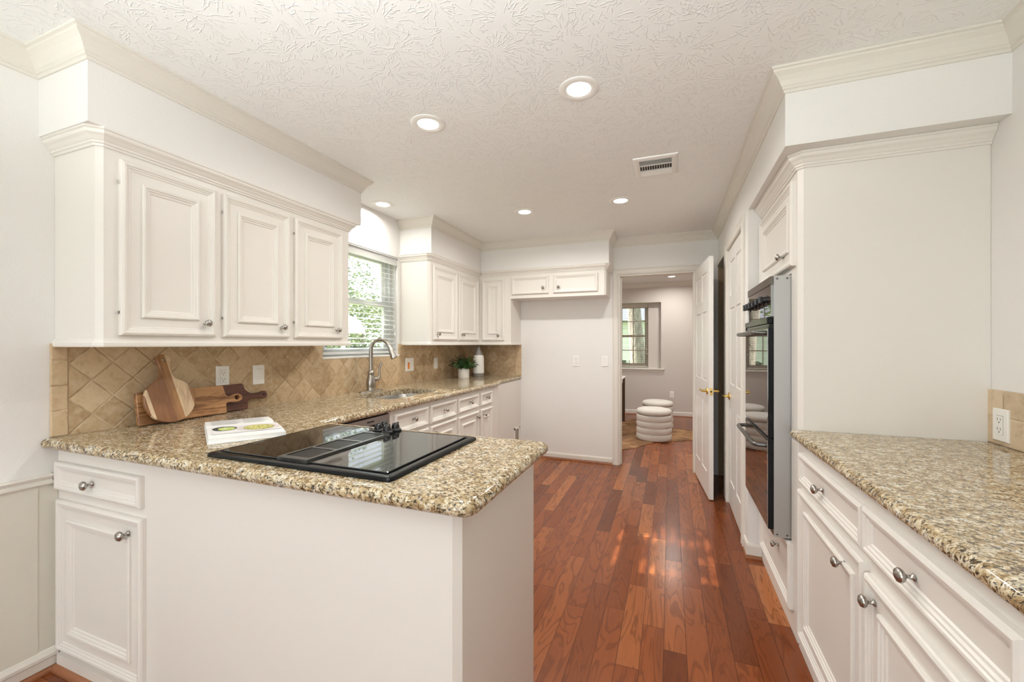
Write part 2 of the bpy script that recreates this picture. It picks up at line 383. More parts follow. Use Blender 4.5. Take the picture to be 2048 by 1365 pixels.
# a frame is (origin, U, V, Nrm): U along the width, V up, Nrm outward
def P3(fr, u, v, n): o, U, V, Nn = fr; return o + U * u + V * v + Nn * n
def frame(o, U, Nn): return (Vector(o), Vector(U), Vector((0, 0, 1)), Vector(Nn))
DOOR = [(0, 0), (0, .013), (.003, .018), (.010, .0215), (.017, .0205), (.020, .0165), (.024, .0160), (.028, .0120), (.033, .0115), (.036, .0085),
        (.072, .0085), (.072, .0145), (.077, .0185), (.084, .0180), (.087, .0140), (.092, .0135), (.096, .0090), (.102, .0085), (.106, .0045)]
DRAWER = [(0, 0), (0, .013), (.003, .018), (.010, .0215), (.016, .0205), (.019, .0165), (.024, .0160), (.028, .0115), (.034, .0100), (.037, .0060)]
def panel_front(fr, w, h, prof, bm=None, lower=1.0):
    bm = bm or B(); k = min(1.0, .42 * min(w, h) / prof[-1][0])
    rings(bm, [[P3(fr, i * k, i * k, d), P3(fr, w - i * k, i * k, d), P3(fr, w - i * k, h - i * k, d), P3(fr, i * k, h - i * k, d)] for i, d in prof])
    return bm
KNOB = [(.0075, 0), (.0085, .0025), (.0048, .005), (.0040, .013), (.0065, .0165), (.0125, .0195), (.0158, .0245), (.0158, .0275), (.0130, .0320), (.0100, .0332), (.0092, .0325), (.0060, .0350), (.0001, .0358)]
def knob(parent, fr, u, v, n=.009, s=1.0):
    return obj('knob', lathe(B(), [(r * s, h * s) for r, h in KNOB], P3(fr, u, v, n), fr[3], 20), 'nickel', parent, 50)
def cab_front(parent, kind, fr, w, h, ku=None, kv=None, ks=1.0, paintm='cabinet_paint'):
    o = obj('door' if kind == 'door' else 'drawer', panel_front(fr, w, h, DOOR if kind == 'door' else DRAWER), paintm, parent)
    if ku is not None: knob(o, fr, ku, kv, .009 if kind == 'door' and .03 < ku < w - .03 else .007, ks)
    return o
def hinge_pair(door, fr, u, vs):
    for v in vs:
        b = B(); o, U, V, Nn = fr
        pts = [P3(fr, u - .004, v - .006, .004), P3(fr, u + .001, v - .006, .004), P3(fr, u + .001, v + .006, .004), P3(fr, u - .004, v + .006, .004)]
        rings(b, [pts, [q + Nn * .006 for q in pts]]); obj('hinge', b, 'nickel', door)

# ------------------------------------------------------------------ room shell
H = 2.438; XL = -2.325; YB = 4.599; XR = 1.139; XP = .447; YR = -3.0; CT = .932; XC = .52
struct('floor', bx(-3.2, 2.4, YR - .15, 8.5, -.12, 0), 'plank_floor')
struct('ceiling', bx(-2.475, 1.29, YR - .15, YB + .12, H, H + .12), 'ceiling_plaster')
struct('ceiling_far_room', bx(-2.3, 1.7, YB + .12, 8.5, H, H + .12), 'wall_paint')
b = B()   # left wall with the window opening
box(b, -2.475, XL, YR, 2.288, 0, H); box(b, -2.475, XL, 3.172, YB, 0, H); box(b, -2.475, XL, 2.288, 3.172, 0, 1.20); box(b, -2.475, XL, 2.288, 3.172, 2.10, H)
struct('wall_left', b, 'wall_paint')
b = B()   # back wall with the doorway
box(b, XL, -.52, YB, YB + .12, 0, H); box(b, .235, XP, YB, YB + .12, 0, H); box(b, -.52, .235, YB, YB + .12, 2.052, H)
struct('wall_back', b, 'wall_paint')
b = B()   # pantry-side wall with two door openings
box(b, XP, XP + .1, 2.893, 3.065, 0, H); box(b, XP, XP + .1, 3.835, 4.0, 0, H); box(b, XP, XP + .1, 3.065, 3.835, 2.075, H); box(b, XP, XP + .1, 4.0, YB, 2.075, H)
struct('wall_pantry', b, 'wall_paint')
struct('wall_right', bx(XR, XR + .12, YR, 3.0, 0, H), 'wall_paint')
b = B(); box(b, -2.475, -2.2, YR - .12, YR, 0, H); box(b, .75, XR + .12, YR - .12, YR, 0, H); box(b, -2.2, .75, YR - .12, YR, 0, .4); box(b, -2.2, .75, YR - .12, YR, 2.3, H)
struct('wall_rear', b, 'wall_paint')
struct('wall_soffit_left', bx(XL, -1.988, .865, 2.30, 2.125, H), 'wall_paint')
b = B(); box(b, XL, -1.992, 3.206, YB, 2.125, H); box(b, -1.992, -.576, 4.251, YB, 2.125, H)
struct('wall_soffit_back', b, 'wall_paint')
struct('wall_soffit_right', bx(XP, XR, 2.016, 2.893, 2.13, H), 'wall_paint')
b = B()   # pantry closet interior behind the open side doorway
box(b, 1.10, 1.14, 3.9, 4.72, 0, H); box(b, XP, 1.10, YB, 4.719, 0, H); box(b, XP + .1, 1.10, 3.88, 3.93, 0, H); box(b, XP + .1, 1.10, 3.93, YB, 2.25, 2.30)
struct('wall_closet', b, 'pantry')
for i, z in enumerate((.52, .98, 1.33, 1.72)):
    o = struct('trim_%d' % (30 + i), bx(.66, 1.10, 3.93, YB, z, z + .02), 'pantry')
b = B(); box(b, XP + .1, 1.2, 3.0, 3.02, 0, H); box(b, XP + .1, 1.2, 3.02, 3.88, 0, H - .1); struct('wall_closet_block', b, 'wall_paint')

# wainscot on the left wall: boards with grooves, chair rail, baseboard, shoe
b = B(); y = .86
while y > YR:
    y0 = max(YR, y - .1); box(b, XL, XL + .006, y0 + .002, y, .06, .76); y -= .102 if int(abs(y * 100)) % 3 else .07
box(b, XL, XL + .003, YR, .918, .06, .76)
struct('wall_left_panelling', b, 'panelling_paint')
LW = [(XL, .915), (XL, YR)]
struct('trim_1', sweep(B(), [(XL, YR), (XL, .90)][::-1], [(0, 0), (.012, .0), (.017, .006), (.017, .014), (.010, .019), (.010, .024), (.016, .028), (.020, .036), (.014, .042), (0, .044)], .747), 'trim_paint')
struct('baseboard_left', sweep(B(), LW, [(0, .022), (.012, .022), (.013, .055), (.018, .060), (.018, .072), (.012, .082), (.008, .09), (0, .093)], 0), 'trim_paint')
QR = [(0, 0), (.017, 0), (.016, .008), (.012, .015), (.006, .020), (0, .022)]
struct('trim_2', sweep(B(), LW, QR, 0), 'shoe_wood')
BB = [(0, .02), (.011, .02), (.011, .055), (.007, .066), (0, .070)]
struct('baseboard_back', sweep(B(), [(-.587, YB), (-1.64, YB)], BB, 0), 'trim_paint')
struct('trim_3', sweep(B(), [(-.587, YB), (-1.64, YB)], QR, 0), 'shoe_wood')
# ceiling crown
CR = [(0, -.090), (.006, -.090), (.008, -.079), (.013, -.076), (.013, -.069), (.018, -.064), (.026, -.048), (.038, -.032), (.048, -.023), (.052, -.020), (.052, -.011), (.060, -.008), (.060, 0), (0, 0)]
struct('trim_4', sweep(B(), [(XL, 2.30), (-1.988, 2.30), (-1.988, .865), (XL, .865), (XL, YR)], CR, H), 'trim_paint')
struct('trim_5', sweep(B(), [(XR, YR), (XR, 2.016), (XP, 2.016), (XP, YB), (-.576, YB), (-.576, 4.251), (-1.992, 4.251), (-1.992, 3.206), (XL, 3.206)], CR, H), 'trim_paint')
# door casings (vertical legs and head as one moulded frame), profile: width across, thickness out
def casing(name, fr, w, h, cw=.062, m='trim_paint', sides=(1, 1)):
    b = B()
    prof = [(0, 0), (0, .012), (.006, .017), (.020, .012), (.045, .011), (.056, .016), (cw, .010), (cw, 0)]
    path = [(0, 0), (0, h), (w, h), (w, 0)]
    loops = []
    for d, n in prof:
        q = [(-d, 0), (-d, h + d), (w + d, h + d), (w + d, 0)]
        if not sides[0]: q = [(0, h), (0, h + d), (w + d, h + d), (w + d, 0)]
        loops.append([P3(fr, a, c, n) for a, c in q])
    cols = [[b.verts.new(lp[i]) for lp in loops] for i in range(4)]
    for i in range(3):
        for j in range(len(prof)):
            jj = (j + 1) % len(prof); b.faces.new((cols[i][j], cols[i][jj], cols[i + 1][jj], cols[i + 1][j]))
    return struct(name, b, m)
casing('trim_6', frame((-.52, YB, 0), (1, 0, 0), (0, -1, 0)), .755, 2.052)
casing('trim_7', frame((XP, 3.835, 0), (0, -1, 0), (-1, 0, 0)), .77, 2.075)
b = B(); box(b, XP - .014, XP, 3.935, 4.0, 0, 2.13); box(b, XP - .012, XP, 4.0, 4.575, 2.075, 2.135); struct('trim_8', b, 'trim_paint')
b = B(); box(b, -.52, -.505, YB, YB + .12, 0, 2.036); box(b, .22, .235, YB, YB + .12, 0, 2.036); box(b, -.52, .235, YB, YB + .12, 2.037, 2.052); box(b, -.505, -.493, YB + .05, YB + .085, 0, 2.03); box(b, XP, XP + .1, 4.0, 4.012, 0, 2.075)
struct('trim_9', b, 'trim_paint')
struct('trim_15', sweep(B(), [(XP, 3.062), (XP, 2.8925), (XC - .001, 2.8925)][::-1], [(0, .02), (.012, .02), (.012, .075), (.007, .088), (0, .092)], 0), 'trim_paint')
struct('trim_16', sweep(B(), [(XP, 3.062), (XP, 2.8925), (XC - .001, 2.8925)][::-1], QR, 0), 'shoe_wood')
# tiled backsplashes
b = B(); T = XL + .010
for y0, y1, z1 in ((.947, 2.288, 1.31), (2.288, 3.172, 1.197), (3.172, YB, 1.31)): box(b, XL, T, y0, y1, CT, z1)
struct('wall_backsplash_left', b, 'tile_diamond')
struct('trim_10', bx(XL, T + .002, .895, .947, CT, 1.31, bev=.003), 'tile_border')
struct('wall_backsplash_back', bx(T, -1.70, YB - .010, YB, CT, 1.31), 'tile_diamond_back')
struct('trim_11', bx(-1.70, -1.632, YB - .011, YB, CT, 1.31, bev=.002), 'tile_border_back')
struct('wall_backsplash_right', bx(XR - .010, XR, .2, 2.14, .936, 1.137, bev=.002), 'tile_right')

# ------------------------------------------------------------------ windows
def double_hung(name, fr, w, h, m, mid, mun=None, stile=.045, glassn=0.):
    """fr at the lower corner of the opening seen from the room; sashes sit in depth behind the wall face"""
    root = bpy.data.objects.new(name, None); COL.objects.link(root); root['kind'] = 'structure'; root.location = fr[0]
    def bar(b, u0, u1, v0, v1, n0, n1):
        p = [P3(fr, u, v, n) for u in (u0, u1) for v in (v0, v1) for n in (n0, n1)]
        v = [b.verts.new(q) for q in p]
        for q in ((0, 1, 3, 2), (4, 6, 7, 5), (0, 4, 5, 1), (2, 3, 7, 6), (0, 2, 6, 4), (1, 5, 7, 3)): b.faces.new([v[i] for i in q])
    b = B()
    for a in ((0, .03, 0, h), (w - .03, w, 0, h), (.03, w - .03, 0, .03), (.03, w - .03, h - .03, h)): bar(b, *a, -.13, -.07)
    obj('window_frame', b, m, root)
    for nm, v0, v1, n in (('upper_sash', mid - .02, h - .03, -.11), ('lower_sash', .03, mid + .025, -.085)):
        b = B()
        for a in ((.03, .03 + stile, v0, v1), (w - .03 - stile, w - .03, v0, v1), (.03 + stile, w - .03 - stile, v0, v0 + .045), (.03 + stile, w - .03 - stile, v1 - .045, v1)): bar(b, *a, n - .012, n + .012)
        if mun:
            bar(b, w / 2 - .008, w / 2 + .008, v0 + .03, v1 - .03, n - .008, n + .008); zc = (v0 + v1) / 2; bar(b, .05, w / 2 - .008, zc - .008, zc + .008, n - .008, n + .008); bar(b, w / 2 + .008, w - .05, zc - .008, zc + .008, n - .008, n + .008)
        s = obj(nm, b, m, root)
        b = B(); bar(b, .05, w - .05, v0 + .02, v1 - .02, n - .002, n + .002); obj('glass', b, 'window_glass', s)
    return root
frK = frame((XL, 2.288, 1.20), (0, 1, 0), (1, 0, 0))
wn = double_hung('window_1', frK, .884, .90, 'white_frame', .455, stile=.075)
b = B(); box(b, XL - .07, XL + .014, 2.280, 3.180, 1.197, 1.213, bev=.003); obj('window_sill', b, 'door_paint', wn)
b = B(); box(b, XL - .07, XL + .002, 2.288, 2.292, 1.213, 2.10); box(b, XL - .07, XL + .002, 3.168, 3.172, 1.213, 2.10); box(b, XL - .07, XL + .002, 2.288, 3.172, 2.095, 2.10); obj('window_lining', b, 'door_paint', wn)
# far-room wall with window niche
b = B(); YF = 8.06
box(b, -2.3, -1.05, YF, YF + .3, 0, H); box(b, -.155, 1.7, YF, YF + .3, 0, H); box(b, -1.05, -.155, YF, YF + .3, 0, .855); box(b, -1.05, -.155, YF, YF + .3, 2.075, H)
box(b, -.385, -.155, YF + .16, YF + .3, .855, 2.075); box(b, -1.05, -.945, YF + .16, YF + .3, .855, 2.075)
struct('wall_far', b, 'dimmed_wall_paint')
struct('wall_far_left', bx(-2.42, -2.3, YB + .12, 8.36, 0, H), 'dimmed_wall_paint')
struct('wall_far_right', bx(1.7, 1.82, YB + .12, 8.36, 0, H), 'dimmed_wall_paint')
b = B(); box(b, XP + .1, 1.82, YB + .151, YB + .2, 0, H); box(b, -2.42, XL, YB, YB + .12, 0, H); struct('wall_far_near', b, 'dimmed_wall_paint')
struct('trim_12', sweep(B(), [(1.7, YF), (-2.3, YF)], CR, H), 'trim_paint')
struct('baseboard_far', sweep(B(), [(1.7, YF), (-2.3, YF)], [(0, .015), (.012, .015), (.012, .065), (.006, .08), (0, .082)], 0), 'trim_paint')
struct('trim_13', sweep(B(), [(1.7, YF), (-2.3, YF)], QR, 0), 'shoe_wood')
b = B(); box(b, -1.12, -.10, YF - .04, YF + .16, .832, .857, bev=.004); box(b, -1.10, -.12, YF - .012, YF, .80, .832); struct('trim_14', b, 'trim_paint')
double_hung('window_2', frame((-.945, YF + .22, .858), (1, 0, 0), (0, -1, 0)), .56, 1.215, 'taupe_frame', .60, True, .04)
# rear window surround behind the viewpoint
b = B()
for x in (-2.2, -1.22, -.245, .70): box(b, x, x + .05, YR - .08, YR - .03, .4, 2.3)
for z in (.4, 1.32, 2.25): box(b, -2.2, .75, YR - .08, YR - .03, z, z + .05)
struct('window_3', b, 'white_frame')

# ------------------------------------------------------------------ blinds
def blind(name, label, fr, w, h, slat, pitch, n0, m, wand=True, tilt=.0):
    root = thing(name, label, 'window blind', fr[0])
    def bar(b, u0, u1, v0, v1, a0, a1):
        p = [P3(fr, u, v, n) for u in (u0, u1) for v in (v0, v1) for n in (a0, a1)]; v = [b.verts.new(q) for q in p]
        for q in ((0, 1, 3, 2), (4, 6, 7, 5), (0, 4, 5, 1), (2, 3, 7, 6), (0, 2, 6, 4), (1, 5, 7, 3)): b.faces.new([v[i] for i in q])
    b = B(); bar(b, .006, w - .006, h - .075, h - .004, n0 + slat * .5, n0 + slat * .5 + .012); bar(b, .006, w - .006, h - .05, h - .006, n0 - slat * .4, n0 + slat * .5)
    bar(b, .004, w - .004, h - .012, h - .004, n0 + slat * .5 + .012, n0 + slat * .5 + .018)
    obj('valance', b, m, root)
    b = B(); v = .055
    while v < h - .08:
        sl = tilt * slat / 2
        p = [P3(fr, u, v + q * sl + dz, n0 - q * slat / 2) for dz in (0, .0025) for q, u in ((-1, .010), (-1, w - .010), (1, w - .010), (1, .010))]; rings(b, [p[:4], p[4:]]); v += pitch
    obj('slats', b, m, root)
    b = B(); bar(b, .010, w - .010, .014, .032, n0 - slat / 2, n0 + slat / 2); obj('bottom_rail', b, m, root)
    b = B()
    for u in (w * .12, w * .5, w * .88):
        for n in (n0 - slat / 2 - .001, n0 + slat / 2 + .001): tube(b, [P3(fr, u, .03, n), P3(fr, u, h - .06, n)], .0009, 5)
    obj('ladder_cords', b, m, root)
    if wand:
        for u, v0 in ((w * .955, h * .30), (w * .965, h * .23)):
            b = B(); tube(b, [P3(fr, u, h - .06, n0 + slat * .6), P3(fr, u, v0, n0 + slat * .6)], .0012, 5)
            lathe(b, [(.001, 0), (.006, -.01), (.008, -.03), (.001, -.034)], P3(fr, u, v0, n0 + slat * .6), (0, 0, 1), 10); obj('pull_cord', b, m, root)
    return root
blind('window_blind', 'white horizontal slat blind in the kitchen window above the sink', frame((XL, 2.293, 1.215), (0, 1, 0), (1, 0, 0)), .874, .878, .046, .0415, -.035, 'blind', tilt=.20)
blind('window_blind', 'open slat blind in the far room window niche beyond the doorway', frame((-.94, YF + .16, .860), (1, 0, 0), (0, -1, 0)), .55, 1.21, .020, .040, .0, 'far_blind')

# ------------------------------------------------------------------ wall cabinets
CROWNC = [(0, 0), (.006, 0), (.008, .008), (.013, .011), (.013, .017), (.018, .022), (.025, .032), (.034, .040), (.036, .045), (.036, .052), (.041, .055), (.041, .063), (0, .063)]
RAIL = [(0, 0), (.010, 0), (.012, .005), (.012, .016), (.008, .020), (.004, .023), (.004, .029), (0, .032)]
FX = -2.026
def prism(bm, poly, z0, z1, mi=0):
    rings(bm, [[(x, y, z) for x, y in poly] for z in (z0, z1)], mi=mi); return bm
def wall_cab_left(name, label, y0, y1, doors, near_ch=True, far_end=True):
    root = thing(name, label, 'cabinet', (FX, y0, 1.296)); c = .0175
    poly = [(XL + .001, y0), (FX - c, y0), (FX, y0 + c), (FX, y1), (XL + .001, y1)]
    obj('body', prism(B(), poly, 1.310, 2.125), 'cabinet_paint', root)
    path = [(FX, y1), (FX, y0 + c), (FX - c, y0), (XL + .001, y0)]; rp = [(-q[0], q[1]) for q in path]
    if far_end: path = [(XL + .001, y1)] + path
    obj('crown_moulding', sweep(B(), path, CROWNC, 2.063), 'cabinet_paint', root)
    obj('light_rail', sweep(B(), path, RAIL, 1.296), 'cabinet_paint', root)
    for a, b_, z0, z1, ky, kz, hs in doors:
        fr = frame((FX, a, z0), (0, 1, 0), (1, 0, 0))
        d = cab_front(root, 'door', fr, b_ - a, z1 - z0, ky - a, kz - z0)
        hinge_pair(d, fr, 0 if hs == 0 else b_ - a, (.09, z1 - z0 - .09))
    return root
wall_cab_left('wall_cabinet', 'cream wall cabinet with three panelled doors above the wooden cutting boards', .9106, 2.222,
    [(.974, 1.340, 1.342, 2.034, 1.295, 1.404, 0), (1.376, 1.750, 1.342, 2.034, 1.699, 1.400, 0), (1.785, 2.155, 1.342, 2.034, 2.107, 1.399, 0)])
wall_cab_left('wall_cabinet', 'cream two-door wall cabinet on the window wall, right of the sink window', 3.225, 4.27,
    [(3.275, 3.731, 1.344, 2.028, 3.353, 1.400, 1), (3.758, 4.225, 1.344, 2.028, 3.840, 1.402, 1)], far_end=False)
FY = 4.27
root = thing('wall_cabinet', 'narrow cream single-door wall cabinet in the back corner above the white bottle', 'cabinet', (-1.83, FY, 1.296))
obj('body', bx(FX + .001, -1.64, FY, YB - .001, 1.310, 2.125), 'cabinet_paint', root)
obj('light_rail', sweep(B(), [(-1.64, YB - .001), (-1.64, FY), (FX + .014, FY)], RAIL, 1.296), 'cabinet_paint', root)
obj('crown_moulding', sweep(B(), [(-1.64, FY), (FX + .043, FY)], CROWNC, 2.063), 'cabinet_paint', root)
cab_front(root, 'door', frame((-1.984, FY, 1.344), (1, 0, 0), (0, -1, 0)), .269, .688, .203, .055)
root = thing('fridge_cabinet', 'shallow cream cabinet with two flat-panel doors above the empty fridge alcove', 'cabinet', (-1.11, FY, 1.806))
c = .0175; poly = [(-1.639, FY), (-.607 - c, FY), (-.607, FY + c), (-.607, YB - .001), (-1.639, YB - .001)]
obj('body', prism(B(), poly, 1.806, 2.125), 'cabinet_paint', root)
obj('crown_moulding', sweep(B(), [(-.607, YB - .001), (-.607, FY + c), (-.607 - c, FY), (-1.639, FY)], CROWNC, 2.063), 'cabinet_paint', root)
cab_front(root, 'door', frame((-1.655 + .03, FY, 1.846), (1, 0, 0), (0, -1, 0)), .42, .19, .36, .062).data.name = 'door'
cab_front(root, 'door', frame((-1.152, FY, 1.846), (1, 0, 0), (0, -1, 0)), .465, .19, .056, .060)
for ch in root.children:
    if ch.name.startswith('door'):
        x0 = -1.625 if ch.name == [k.name for k in root.children if k.name.startswith('door')][0] else -1.152
        w_ = .42 if x0 == -1.625 else .465
        bm = panel_front(frame((x0, FY, 1.846), (1, 0, 0), (0, -1, 0)), w_, .19, DRAWER); bmesh.ops.recalc_face_normals(bm, faces=bm.faces)
        bmesh.ops.translate(bm, verts=bm.verts, vec=-root.location); bm.to_mesh(ch.data); bm.free()

# ------------------------------------------------------------------ base cabinets
root = thing('peninsula_cabinet', 'white peninsula base cabinet with drawer, narrow door and long blank front panel', 'cabinet', (-1.40, 1.2, 0))
c = .0184; poly = [(XL + .001, .92), (-.492 - c, .92), (-.492, .92 + c), (-.492, 1.525), (-1.60, 1.525), (-1.60, 1.56), (XL + .001, 1.56)]
obj('body', prism(B(), poly, .001, .892), 'cabinet_paint', root)
obj('drawer', panel_front(frame((-2.312, .92, .722), (1, 0, 0), (0, -1, 0)), .556, .113, DRAWER), 'cabinet_paint', root)
dr = root.children[-1]; knob(dr, frame((-2.312, .92, .722), (1, 0, 0), (0, -1, 0)), .246, .050, .006, 1.1)
fr = frame((-2.300, .92, .085), (1, 0, 0), (0, -1, 0)); d = cab_front(root, 'door', fr, .555, .600, .468, .537, 1.1)
obj('base_strip', bx(XL + .02, -.53, .908, .92, .022, .062), 'cabinet_paint', root)
obj('shoe_moulding', sweep(B(), [(-.45, .908), (XL + .018, .908)], QR, 0), 'shoe_wood', root, label='brown wooden shoe moulding')
XB = -1.612
def openbox(b, x0, x1, y0, y1, z0, z1, t=.018):
    box(b, x0, x1, y0, y0 + t, z0, z1); box(b, x0, x1, y1 - t, y1, z0, z1); box(b, x1 - t, x1, y0 + t, y1 - t, z0, z1); box(b, x0, x0 + t, y0 + t, y1 - t, z0, z1); box(b, x0 + t, x1 - t, y0 + t, y1 - t, z0 + .09, z0 + .09 + t); return b
root = thing('sink_cabinet', 'cream base cabinet under the sink, its two drawer fronts next to the dishwasher', 'cabinet', (XB, 2.54, 0))
obj('body', openbox(B(), XL + .001, XB, 2.105, 2.966, .001, .892), 'cabinet_paint', root)
for a, b_, k in ((2.15, 2.535, 2.36), (2.564, 2.953, 2.777)):
    cab_front(root, 'drawer', frame((XB, a, .735), (0, 1, 0), (1, 0, 0)), b_ - a, .132, k - a, .072)
    cab_front(root, 'door', frame((XB, a, .10), (0, 1, 0), (1, 0, 0)), b_ - a, .617, (b_ - a - .045) if a < 2.3 else .045, .56)
root = thing('base_cabinet', 'cream base cabinet with two drawers over two doors, farthest along the sink wall', 'cabinet', (XB, 3.4, 0))
obj('body', openbox(B(), XL + .001, XB, 2.968, 3.83, .001, .892), 'cabinet_paint', root)
for a, b_, k, kd in ((2.98, 3.366, 3.202, 3.336), (3.405, 3.66, 3.552, 3.479)):
    cab_front(root, 'drawer', frame((XB, a, .742), (0, 1, 0), (1, 0, 0)), b_ - a, .118, k - a, .066)
    cab_front(root, 'door', frame((XB, a, .10), (0, 1, 0), (1, 0, 0)), b_ - a, .612, kd - a, .56)
b = B(); prism(b, [(XB, 3.831), (-1.64, 4.023), (-1.64, YB - .001), (-1.665, YB - .001), (-1.665, 4.015), (XB - .02, 3.831)], .001, .892); obj('end_panel', b, 'cabinet_paint', root)
# right run
root = thing('base_cabinet', 'white base cabinet below the right worktop, with wide drawers over panelled doors', 'cabinet', (XC, 1.4, 0))
obj('body', bx(XC, XR - .001, .30, 2.118, .001, .896), 'cabinet_paint', root)
frs = lambda y, z: frame((XC, y, z), (0, -1, 0), (-1, 0, 0))
cab_front(root, 'drawer', frs(2.055, .728), .613, .125, .262, .053, 1.05)
cab_front(root, 'drawer', frs(1.437, .728), .565, .127, .245, .055, 1.05)
cab_front(root, 'door', frs(2.070, .080), .633, .618, .485, .540, 1.05)
cab_front(root, 'door', frs(1.425, .080), .555, .595, .045, .535, 1.05)

# tall oven cabinet
root = thing('oven_cabinet', 'tall white cabinet housing the black wall oven, with one door above and drawer below', 'cabinet', (XC, 2.55, 0))
c = .018; poly = [(XC + c, 2.12), (XR - .001, 2.12), (XR - .001, 2.235), (XC, 2.235), (XC, 2.12 + c)]
b = B(); prism(b, poly, .001, 2.128); box(b, XC, XR - .001, 2.868, 2.891, .001, 2.128); box(b, XC, XR - .001, 2.235, 2.868, 1.632, 2.128); box(b, XC, XR - .001, 2.235, 2.868, .001, .40); box(b, XC + .5, XR - .001, 2.235, 2.868, .40, 1.632)
obj('body', b, 'cabinet_paint', root)
obj('crown_moulding', sweep(B(), [(XR - .001, 2.12), (XC + c, 2.12), (XC, 2.12 + c), (XC, 2.891)], [(-.0 + n, z) for n, z in CROWNC][::1], 2.066), 'cabinet_paint', root)
# the crown must project away from the cabinet: travel direction chosen so that left of travel is outward
fr = frame((XC, 2.862, 1.655), (0, -1, 0), (-1, 0, 0)); d = cab_front(root, 'door', fr, .70, .378, .525, .072)
cab_front(root, 'drawer', frame((XC, 2.858, .105), (0, -1, 0), (-1, 0, 0)), .655, .297, .41, .185)
# ------------------------------------------------------------------ worktops
def offset_edges(pts, ds):
    """offset a closed polygon inward, each edge by its own distance"""
    n = len(pts); out = []
    for i in range(n):
        p = Vector(pts[i]); a = Vector(pts[i - 1]); c = Vector(pts[(i + 1) % n])
        t1 = (p - a).normalized(); t2 = (c - p).normalized(); n1 = Vector((-t1.y, t1.x)); n2 = Vector((-t2.y, t2.x)); d1, d2 = ds[i - 1], ds[i]
        det = n1.x * n2.y - n1.y * n2.x
        if abs(det) < 1e-3: q = p + n1 * max(d1, d2)
        else:
            b1, b2 = n1.dot(p) + d1, n2.dot(p) + d2; q = Vector(((b1 * n2.y - b2 * n1.y) / det, (n1.x * b2 - n2.x * b1) / det))
        out.append((q.x, q.y))
    return out
def worktop(name, label, poly, radii, wall, z1, th, hole=None, origin=(0, 0, 0)):
    """wall: indices of the edges (from point i to i+1) that die into a wall and stay square"""
    r = th / 2; pl = []; ew = []; k = len(poly); K = 8
    for i in range(k):
        seg = round_poly([poly[i - 1], poly[i], poly[(i + 1) % k]], [0, radii[i], 0])[1:-1]
        pl += seg; ew += [1.] * (len(seg) - 1) + [0. if i in wall else 1.]
    b = B(); loops = [[(x, y, z1 - th) for x, y in offset_edges(pl, [(r + .004) * w for w in ew])]]
    for q in range(K + 1):
        t = -PI / 2 + PI * q / K; d = r * (1 - math.cos(t))
        loops.append([(x, y, z1 - r + r * math.sin(t)) for x, y in offset_edges(pl, [d * w for w in ew])])
    loops.append([(x, y, z1) for x, y in offset_edges(pl, [(r + .004) * w for w in ew])])
    vs = rings(b, loops, cap0=False, cap1=False)
    def loop_edges(v): return [b.edges.get((v[i], v[(i + 1) % len(v)])) or b.edges.new((v[i], v[(i + 1) % len(v)])) for i in range(len(v))]
    top, bot = loop_edges(vs[-1]), loop_edges(vs[0])
    if hole:
        ht = [b.verts.new((x, y, z1)) for x, y in hole]; hb = [b.verts.new((x, y, z1 - th)) for x, y in hole]; n = len(hole)
        for i in range(n): b.faces.new((ht[i], hb[i], hb[(i + 1) % n], ht[(i + 1) % n]))
        top += loop_edges(ht); bot += loop_edges(hb)
    bmesh.ops.triangle_fill(b, use_beauty=True, use_dissolve=False, edges=top); bmesh.ops.triangle_fill(b, use_beauty=True, use_dissolve=False, edges=bot)
    bmesh.ops.dissolve_degenerate(b, dist=1e-5, edges=b.edges)
    return one(name, b, 'granite', label, 'worktop', smooth=35, origin=origin)
hole = round_poly([(-2.12, 2.33), (-1.745, 2.33), (-1.745, 2.95), (-2.12, 2.95)], .075, 6)
worktop('worktop', 'speckled tan granite worktop running from the sink wall out over the peninsula',
        [(XL + .006, .868), (-.43, .868), (-.43, 1.552), (-1.578, 1.552), (-1.578, 3.832), (-1.632, 3.832), (-1.632, YB - .012), (XL + .006, YB - .012)],
        [0, .05, .05, .02, .03, .004, 0, 0], (6, 7), CT, .040, hole, (-1.4, 1.2, CT))
worktop('worktop', 'speckled tan granite worktop on the right beside the oven cabinet', [(.487, .25), (XR - .011, .25), (XR - .011, 2.117), (.487, 2.117)], [0, 0, 0, 0], (0, 1, 2), .936, .040, None, (.8, 1.4, .936))

# ------------------------------------------------------------------ sink and faucet
root = thing('kitchen_sink', 'undermount stainless steel sink below the kitchen window', 'sink', (-1.93, 2.64, .70))
def rr(x0, x1, y0, y1, r): return round_poly([(x0, y0), (x1, y0), (x1, y1), (x0, y1)], r, 6)
b = B(); zt = CT - .0405
rings(b, [[(x, y, z) for x, y in rr(-2.135 + d, -1.73 - d, 2.315 + d, 2.965 - d, .08)] for d, z in ((-.012, zt), (.008, zt), (.012, zt - .01), (.018, zt - .16), (.045, zt - .185))], cap0=False)
obj('basin', b, 'sink_steel', root, 40, recalc=False)
obj('drain', lathe(B(), [(.001, 0), (.042, 0), (.045, .003), (.028, .004), (.026, -.002), (.001, -.002)], (-1.95, 2.64, zt - .184)), 'steel', root, 40)
FXc, FYc = -2.215, 2.675
root = thing('faucet', 'brushed nickel gooseneck pull-down faucet behind the sink', 'faucet', (FXc, FYc, CT))
b = B(); pl = rr(FXc - .026, FXc + .026, FYc - .125, FYc + .125, .025)
rings(b, [[(x, y, CT + z) for x, y in offset_path(pl, d, True)] for d, z in ((0, .0), (0, .004), (.004, .009))]); obj('base_plate', b, 'brushed_nickel', root, 40)
